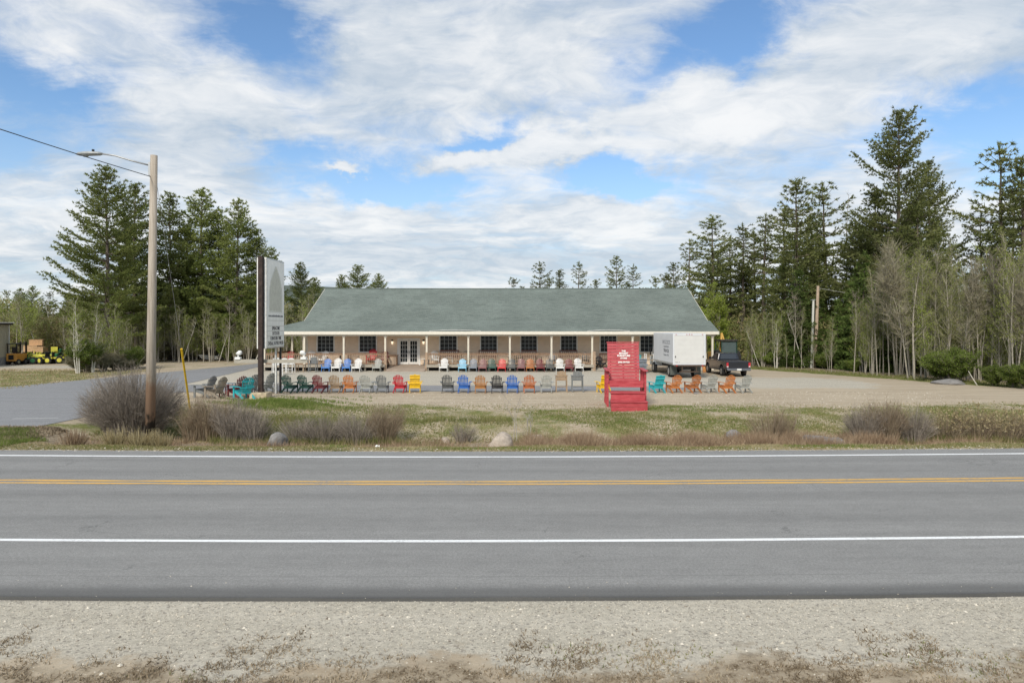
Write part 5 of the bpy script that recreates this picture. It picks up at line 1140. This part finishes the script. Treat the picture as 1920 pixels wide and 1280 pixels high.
# ------------------------------------------------------------------ roadside shrubs, grass, stones
M_dry = mat_leaf('dry_stems', [(.19,.145,.10), (.27,.205,.14), (.34,.27,.19), (.44,.37,.26)], .2, objvar=.05)
M_gs = mat_leaf('bush_stems', [(.17,.145,.12), (.24,.205,.17), (.31,.27,.225), (.38,.335,.28)], .1, objvar=.08)
M_redg = mat_leaf('dead_bent_grass', [(.20,.135,.085), (.30,.21,.135), (.39,.29,.19), (.47,.38,.26)], .2, objvar=.03)
M_grass = mat_leaf('green_grass', [(.12,.155,.035), (.18,.205,.06), (.26,.25,.10), (.36,.31,.16)], .35, objvar=.03)
M_grn = mat_leaf('fresh_grass', [(.11,.165,.03), (.155,.21,.045), (.21,.26,.065), (.28,.29,.11)], .35, objvar=.03)
M_straw = mat_leaf('straw', [(.28,.22,.11), (.38,.31,.17), (.46,.39,.23), (.54,.47,.30)], .3, objvar=.03)
def bush(name, seed, w, h, n, m_, label, cat='shrub', loc=(0,0,0), wid=.011, twig=6, dome=.75, group=None, seeds=None, curve=.3, depth=None):
    r = np.random.default_rng(seed); depth = depth or w*.7
    a = r.random(n)*6.283; rad = np.sqrt(r.random(n)); bx_, by_ = np.cos(a)*rad*w*.22, np.sin(a)*rad*depth*.22
    tx, ty = np.cos(a)*rad*w*.5, np.sin(a)*rad*depth*.5; tz = h*np.sqrt(np.maximum(.05, 1-(rad*dome)**2))*r.uniform(.5, 1.12, n)*(.86+.16*np.sin(a*3+seed)+.10*np.sin(a*7+rad*9+seed*2))
    B = np.stack([bx_, by_, np.full(n, -.08)], 1); Tt = np.stack([tx, ty, tz], 1)+r.normal(0, .05, (n, 3)); Mi = B*.5+Tt*.5+np.stack([-tx*curve*.3, -ty*curve*.3, tz*.08], 1)
    tr_ = []; rn = []
    base = r.random(n)
    for (A, Bp, w0, w1) in ((B, Mi, wid*1.3, wid), (Mi, Tt, wid, wid*.35)):
        d = unit(Bp-A); s_ = unit(np.cross(d, r.normal(0, 1, (n, 3))))
        tr_ += [np.stack([A-s_*w0/2, A+s_*w0/2, Bp+s_*w1/2], 1), np.stack([A-s_*w0/2, Bp+s_*w1/2, Bp-s_*w1/2], 1)]; rn += [base, base]
    for k in range(twig):
        t = r.uniform(.35, 1, n)[:, None]; p = Mi*(1-t)+Tt*t; d = unit(unit(Tt-Mi)+r.normal(0, .45, (n, 3))); L = r.uniform(.12, .3, n)[:, None]*h*.7; s_ = unit(np.cross(d, r.normal(0, 1, (n, 3))))*wid*.35
        tr_.append(np.stack([p-s_, p+s_, p+d*L], 1)); rn.append(base*.6+.4*r.random(n))
    T = np.concatenate(tr_); rn = np.concatenate(rn); root = thing(name, label, cat, loc, 0, group); link('stems', tris_mesh('stems', T, rn, m_), None, root)
    if seeds: 
        P = Tt; T2, r2 = blades(P, r.normal(0, 1, P.shape)+np.array([0, 0, 1.]), np.full(n, .07), .05, 4, .6, seed+4); link('seed_heads', tris_mesh('seed_heads', T2, r2, seeds), None, root)
    return root
def gp(px, D): p = at(px, D); p.z = hz(p.x, p.y); return p
bush('bare_bush', 81, 3.85, 2.55, 1900, M_gs, 'big rounded leafless grey bush around the foot of the street light pole', loc=gp(250, 25.7), wid=.013, twig=8)
for i, (px, D, w, h, n, lab) in enumerate(((395,25.6,1.5,1.25,330,'brown leafless brush under the yellow guy guard'),(440,25.2,1.5,1.2,330,'brown leafless brush left of the sign footing'),(475,25.0,1.2,1.0,220,'low brown brush in front of the sign footing'),(360,25.5,1.0,1.1,160,'thin brush right of the street light pole'),(610,24.9,1.6,.8,240,'low olive-brown brush under the dark green chairs'),(670,24.8,1.5,.85,240,'low brown brush below the light grey front chair'),(722,24.9,1.2,1.05,300,'grey rounded brush below the red and yellow chairs'),
      (560,25.0,1.3,.7,180,'low brush right of the grey boulder'),(1620,25.2,1.3,1.0,280,'brown-grey brush left of the pair at the right verge'),(1660,25.2,1.4,1.15,380,'densest brown-grey brush at the right verge'),(1712,25.2,1.3,1.0,260,'brown-grey brush right of the densest one'),(870,25.2,.9,.55,120,'low dark brush left of the pale boulder'))):
    bush('bare_brush', 90+i, w*1.3, h*1.3, int(n*1.9), M_gs if i % 3 else M_dry, lab, loc=gp(px, D), wid=.010, dome=.55)
for i, (px, w, h, lab) in enumerate(((1775,1.5,.95,'tall weeds with dry seed heads, left of the right border group'),(1830,1.5,1.05,'tall weeds with dry seed heads in the middle of the right border group'),(1885,1.6,1.0,'tall weeds with dry seed heads at the right border'),(1930,1.5,1.0,'tall weeds cut by the right border'),(1440,1.5,1.15,'tall reddish dry stems below the right end of the front chair row'),(1470,1.0,.95,'shorter reddish dry stems beside the tall ones'))):
    bush('dry_weeds', 110+i, w*1.2, h*1.12, 320, M_dry, lab, 'weeds', gp(px, 25.6), wid=.009, twig=3, dome=.4, seeds=M_straw if i < 4 else None, curve=0)
for i, (px, D, lab) in enumerate(((138,22.9,'orange-brown grass tussock left of the big bush'),(215,22.6,'straw grass tussock in front of the big bush'),(262,22.7,'straw grass tussock left of the pole foot'),(300,22.8,'pale grass tussock right of the pole foot'))):
    bush('grass_tussock', 130+i, .95, .6, 300, M_redg if i == 0 else M_straw, lab, 'grass tussock', gp(px, D), wid=.014, twig=1, dome=.5, curve=-.4)
# saplings
def sapling(seed, h, loc, label):
    r = random.Random(seed); mb = MB()
    def g_(p, d, L, rad, dep):
        q_ = p+d*L*.5+Vector((r.gauss(0, .02), 0, 0)); e = p+d*L; mb.tube([p, q_, e], [rad, rad*.8, rad*.55], 4, cap=False)
        if dep == 0: return
        for i in range(3): g_(p+d*L*r.uniform(.45, 1), (d+Vector((r.gauss(0, .45), r.gauss(0, .4), r.uniform(0, .3)))).normalized(), L*r.uniform(.45, .7), rad*.5, dep-1)
    t = thing('sapling', label, 'sapling', loc)
    for k in range(2): g_(Vector((k*.12-.06, 0, -.05)), Vector((r.gauss(0, .15), 0, 1)).normalized(), h*.48, .016, 3)
    obj('stem', mb, mat('pale_bark', (.42,.38,.33), .8), t); return t
sapling(3, 2.6, gp(966, 25.2), 'bare thin sapling in front of the blue chair, rising from the ditch'); sapling(8, 1.3, gp(990, 25.8), 'small bare sapling right of the taller one')
# grass fields
def field(name, N_, xr, latr, L, Wd, m_, seed, label, dens=None, up=1.0, spread=.35, k=3, cat='grass'):
    r = np.random.default_rng(seed); X = r.uniform(*xr, N_); Y = r.uniform(*latr, N_)+road_off(X)
    if dens is not None: kp = r.random(N_) < dens(X, Y-road_off(X)); X, Y = X[kp], Y[kp]
    P = np.stack([X, Y, hgt(X, Y)-.01], 1); n = len(X); lat = r.uniform(.7, 1.3, n)*L
    cl_ = .5+.35*np.sin(X*2.3+np.sin(Y*1.7))*np.sin(Y*2.9+X*.6)
    T, rn = blades(P, np.tile(np.array([0, 0, up]), (n, 1)), lat, Wd, k, spread, seed+1, np.clip(cl_+r.normal(0, .15, n), 0, 1))
    return tag(link(name, tris_mesh(name, T, rn, m_)), label, cat, kind='stuff')
def patch(s1, s2, th, w=.25):
    return lambda X, Y: np.clip((.5+.25*np.sin(X*s1+2*np.sin(X*.31+Y*.4))+.25*np.sin(Y*s2+X*.5+1.3)-th)/w, 0, 1)
field('verge_grass', 30000, (-19, 24), (20.85, 22.6), .07, .018, M_grass, 201, 'short green and straw grass along the far edge of the road', patch(.7, 1.1, .25), spread=.5)
field('verge_straw', 26000, (-19, 24), (20.8, 23.2), .08, .018, M_straw, 202, 'dry straw mixed into the verge grass', spread=.8)
field('bank_grass', 60000, (-16, 26), (25.0, 33.0), .09, .022, M_grass, 203, 'patchy grass on the bank between ditch and parking lot', lambda X, Y: patch(.45, .8, .26)(X, Y)*(1-sstep(28.5, 32.5, Y+.8*np.sin(X*.45+1)+.55*np.sin(X*1.15))*.93), spread=.5)
field('bank_straw', 22000, (-16, 27), (24.8, 32.5), .09, .020, M_straw, 204, 'dry straw-coloured grass on the bank', lambda X, Y: 1-.8*sstep(27, 32, Y), spread=.8)
field('fresh_grass', 16000, (-15.5, -7), (29.5, 36.2), .13, .022, M_grn, 205, 'bright green grass around the sign footing', lambda X, Y: np.clip(1.2*np.exp(-((X+11.3+.5*(Y-33))/2.4)**2-((Y+road_off(X)-33.0)/1.9)**2)-.1+.25*np.sin(X*3+Y*4), 0, 1), spread=.4)
field('fresh_grass', 9000, (-19.5, -16.2), (21.1, 24.8), .11, .02, M_grn, 206, 'bright green grass at the corner of the driveway', patch(1.5, 1.2, .3), spread=.4)
field('fresh_grass', 9000, (-6, 27), (21.2, 22.4), .09, .02, M_grn, 207, 'bright green tufts at the road edge', patch(.9, 2.1, .68, .1), spread=.4)
field('fresh_grass', 9000, (0, 14), (26.6, 32), .08, .02, M_grn, 212, 'green grass around the giant red chair', patch(.8, 1.3, .5, .2), spread=.45)
field('dead_bent_grass', 17000, (.5, 13.5), (23.3, 25.2), .52, .018, M_redg, 208, 'reddish-brown bent dead grass filling the ditch', lambda X, Y: .55+.45*np.sin(X*3.1), up=.55, spread=.55, k=3)
field('dead_bent_grass', 17000, (-16, 27), (22.7, 25.4), .3, .016, M_redg, 209, 'brown dead growth along the ditch bottom', lambda X, Y: .45+.35*np.sin(X*1.3), up=.7, spread=.55)
field('ditch_weeds', 12000, (-12.5, 0), (24.2, 28), .32, .014, M_grass, 210, 'olive weeds on the ditch bank left of the pale boulder', patch(.6, .9, .3), up=1.0, spread=.28)
field('ditch_weeds', 12000, (14, 27), (24.0, 28), .30, .014, M_grass, 213, 'olive weeds among the brush at the right verge', patch(.9, .9, .35), up=1.0, spread=.28)
field('far_lawn_grass', 9000, (-60, -30), (40, 58), .14, .05, M_straw, 214, 'dry grass on the bank beyond the driveway', spread=.6)
field('woods_edge_grass', 14000, (20, 40), (34, 64), .2, .04, M_grass, 211, 'grass strip along the edge of the right woods', lambda X, Y: ((edge_dist(X, Y+road_off(X)) > -1.6) & (edge_dist(X, Y+road_off(X)) < 1.5)).astype(float), spread=.5)
# near shoulder: stones and dry litter
def stones(name, N_, xr, latr, smin, smax, m_, seed, label, dens=None):
    r = np.random.default_rng(seed); X = r.uniform(*xr, N_); Y = r.uniform(*latr, N_)+road_off(X)
    if dens is not None: kp = r.random(N_) < dens(X, Y-road_off(X)); X, Y = X[kp], Y[kp]
    n = len(X); s_ = smin+(smax-smin)*r.random(n)**3
    V = np.array([[1,0,0],[0,1,0],[-1,0,0],[0,-1,0],[0,0,.7]], float)[None]*s_[:, None, None]*r.uniform(.6, 1.3, (n, 5, 1)); a = r.random(n)*6.28; c, s2 = np.cos(a), np.sin(a)
    Vx = V[..., 0]*c[:, None]-V[..., 1]*s2[:, None]; Vy = V[..., 0]*s2[:, None]+V[..., 1]*c[:, None]; V = np.stack([Vx, Vy, V[..., 2]], -1)+np.stack([X, Y, np.where(Y-road_off(X) > 9.52, 0.0, hgt(X, Y))], 1)[:, None]
    T = V[:, [[0,1,4],[1,2,4],[2,3,4],[3,0,4]]].reshape(-1, 3, 3)
    return tag(link(name, tris_mesh(name, T, np.repeat(r.random(n), 4), m_)), label, 'gravel', kind='stuff')
M_peb = mat_leaf('pebbles', [(.17,.145,.115), (.40,.36,.29), (.52,.475,.385), (.68,.63,.53)], 0, objvar=.02)
stones('shoulder_gravel', 60000, (-8.6, 8.6), (6.6, 9.49), .004, .012, M_peb, 301, 'loose pale gravel on the near road shoulder', lambda X, Y: .12+.88*sstep(7.5, 8.7, Y+.2*np.sin(X*1.7)+.15*np.sin(X*4.1)))
stones('shoulder_gravel', 900, (-8.6, 8.6), (6.6, 9.3), .015, .034, M_peb, 302, 'larger loose stones on the near road shoulder', lambda X, Y: .25+.75*sstep(7.8, 8.8, Y))
stones('road_grit', 420, (-8.6, 8.6), (9.5, 11.9), .006, .016, M_peb, 309, 'scattered grit on the near lane edge', lambda X, Y: np.exp(-(Y-9.5)/.5))
stones('lot_gravel', 7000, (-14, 24), (30.5, 38.5), .01, .04, M_peb, 303, 'loose stones on the dirt in front of the chairs')
stones('verge_stones', 2500, (-19, 24), (20.5, 21.1), .008, .03, M_peb, 304, 'small stones along the far edge of the road')
M_lit = mat_leaf('dry_litter', [(.09,.065,.04), (.20,.155,.10), (.36,.29,.20), (.50,.44,.33)], .1, objvar=.02)
field('dry_litter', 90000, (-7.6, 7.6), (6.4, 8.8), .06, .015, M_lit, 305, 'dry leaves, twigs and dead weeds at the near edge of the shoulder', lambda X, Y: np.clip((8.25+.3*np.sin(X*1.7)+.2*np.sin(X*4.1+1)+.15*np.sin(X*9)-Y)/.8, 0, 1)*np.clip(.45+.55*np.sin(X*4+Y*7+1.5*np.sin(X*2.3))*np.sin(Y*11-X*5+2*np.sin(X*1.1)), 0, 1), up=.25, spread=.6, k=3, cat='litter')
field('near_weeds', 1500, (-7.6, 7.6), (6.6, 8.2), .06, .012, M_grass, 306, 'sparse green weeds at the near edge of the shoulder', patch(1.9, 3.0, .6, .15), spread=.5)
# boulders
M_rock = mat('granite', (.40, .34, .28), .9, var=.25, scale=3, bump=.6, bscale=12); M_rockg = mat('grey_stone', (.22, .21, .20), .9, var=.25, scale=3, bump=.6, bscale=12)
def rock(px, D, w, h, m_, seed, label, dpt=None, z=0):
    import bmesh
    bm = bmesh.new(); bmesh.ops.create_icosphere(bm, subdivisions=4, radius=1); r = np.random.default_rng(seed); A = r.normal(0, 1, (9, 3)); A /= np.linalg.norm(A, axis=1)[:, None]; off = r.uniform(.55, .9, 9)
    for v in bm.verts:
        p = np.array(v.co)
        for a_, o_ in zip(A, off):
            dd_ = p @ a_-o_
            if dd_ > 0: p = p-a_*dd_*.92
        p = p*(1+.02*math.sin(p[0]*9+seed)+.02*math.sin(p[2]*11+p[1]*7)); v.co = p
    me = bpy.data.meshes.new('boulder'); bm.to_mesh(me); bm.free(); me.shade_smooth()
    loc = gp(px, D); loc.z += h*.22+z; o = link('boulder', me, m_, None, loc, (0, 0, seed)); o.scale = (w*.62, (dpt or w)*.6, h*.72); return tag(o, label, 'boulder')
rock(938, 23.6, 1.0, .66, M_rock, 5, 'large pale pinkish-grey boulder in the ditch below the black chair', .8); rock(520, 23.9, .62, .6, M_rockg, 7, 'upright grey boulder in the ditch below the sign'); rock(1008, 25.3, .5, .34, M_rock, 8, 'small pale stone right of the large boulder')
rock(1536, 24.6, 1.1, .46, M_rockg, 9, 'flat grey boulder in the ditch on the right'); rock(1568, 24.4, .5, .32, M_rockg, 10, 'small grey stone beside the flat grey boulder'); rock(1377, 25.6, .55, .4, M_rockg, 11, 'round grey stone in the dead grass below the right chairs'); rock(835, 25.2, .32, .25, M_rock, 12, 'small pale stone left of the large boulder')
rock(1782, 44.6, 1.9, .36, M_rockg, 13, 'long flat grey rock at the edge of the right woods'); rock(1395, 24.0, .26, .16, M_rock, 14, 'small pinkish stone at the front of the dead grass'); rock(1305, 38, .3, .1, M_rockg, 15, 'low dark stone on the dirt behind the front chairs')
t = thing('litter_cup', 'crumpled white paper cup in the verge grass', 'litter', gp(704, 22.0)); obj('cup', MB().tube([(0,0,.04),(.05,.02,.06),(.12,.04,.05)], [.03,.045,.04], 8), M_wht, t)
mb = MB().tube([(0,0,0), (.5,.3,.9), (.8,.5,1.5)], [.06,.05,.03], 6); t = thing('stump', 'broken leaning white birch stub at the right woods edge', 'tree stump', gp(1832, 43.5), R_(150)); obj('trunk', mb, M_birch, t); t.scale = (.6, .6, .6)
for px, lab in ((18, 'branch and leaf pile at the driveway corner'),):
    pass
field('leaf_pile', 9000, (-20, -16.6), (22.3, 25.3), .10, .03, M_lit, 320, 'brown heap of dead leaves and branches at the driveway corner', patch(1.3, 1.4, .25), up=.5, spread=.8, cat='leaves')
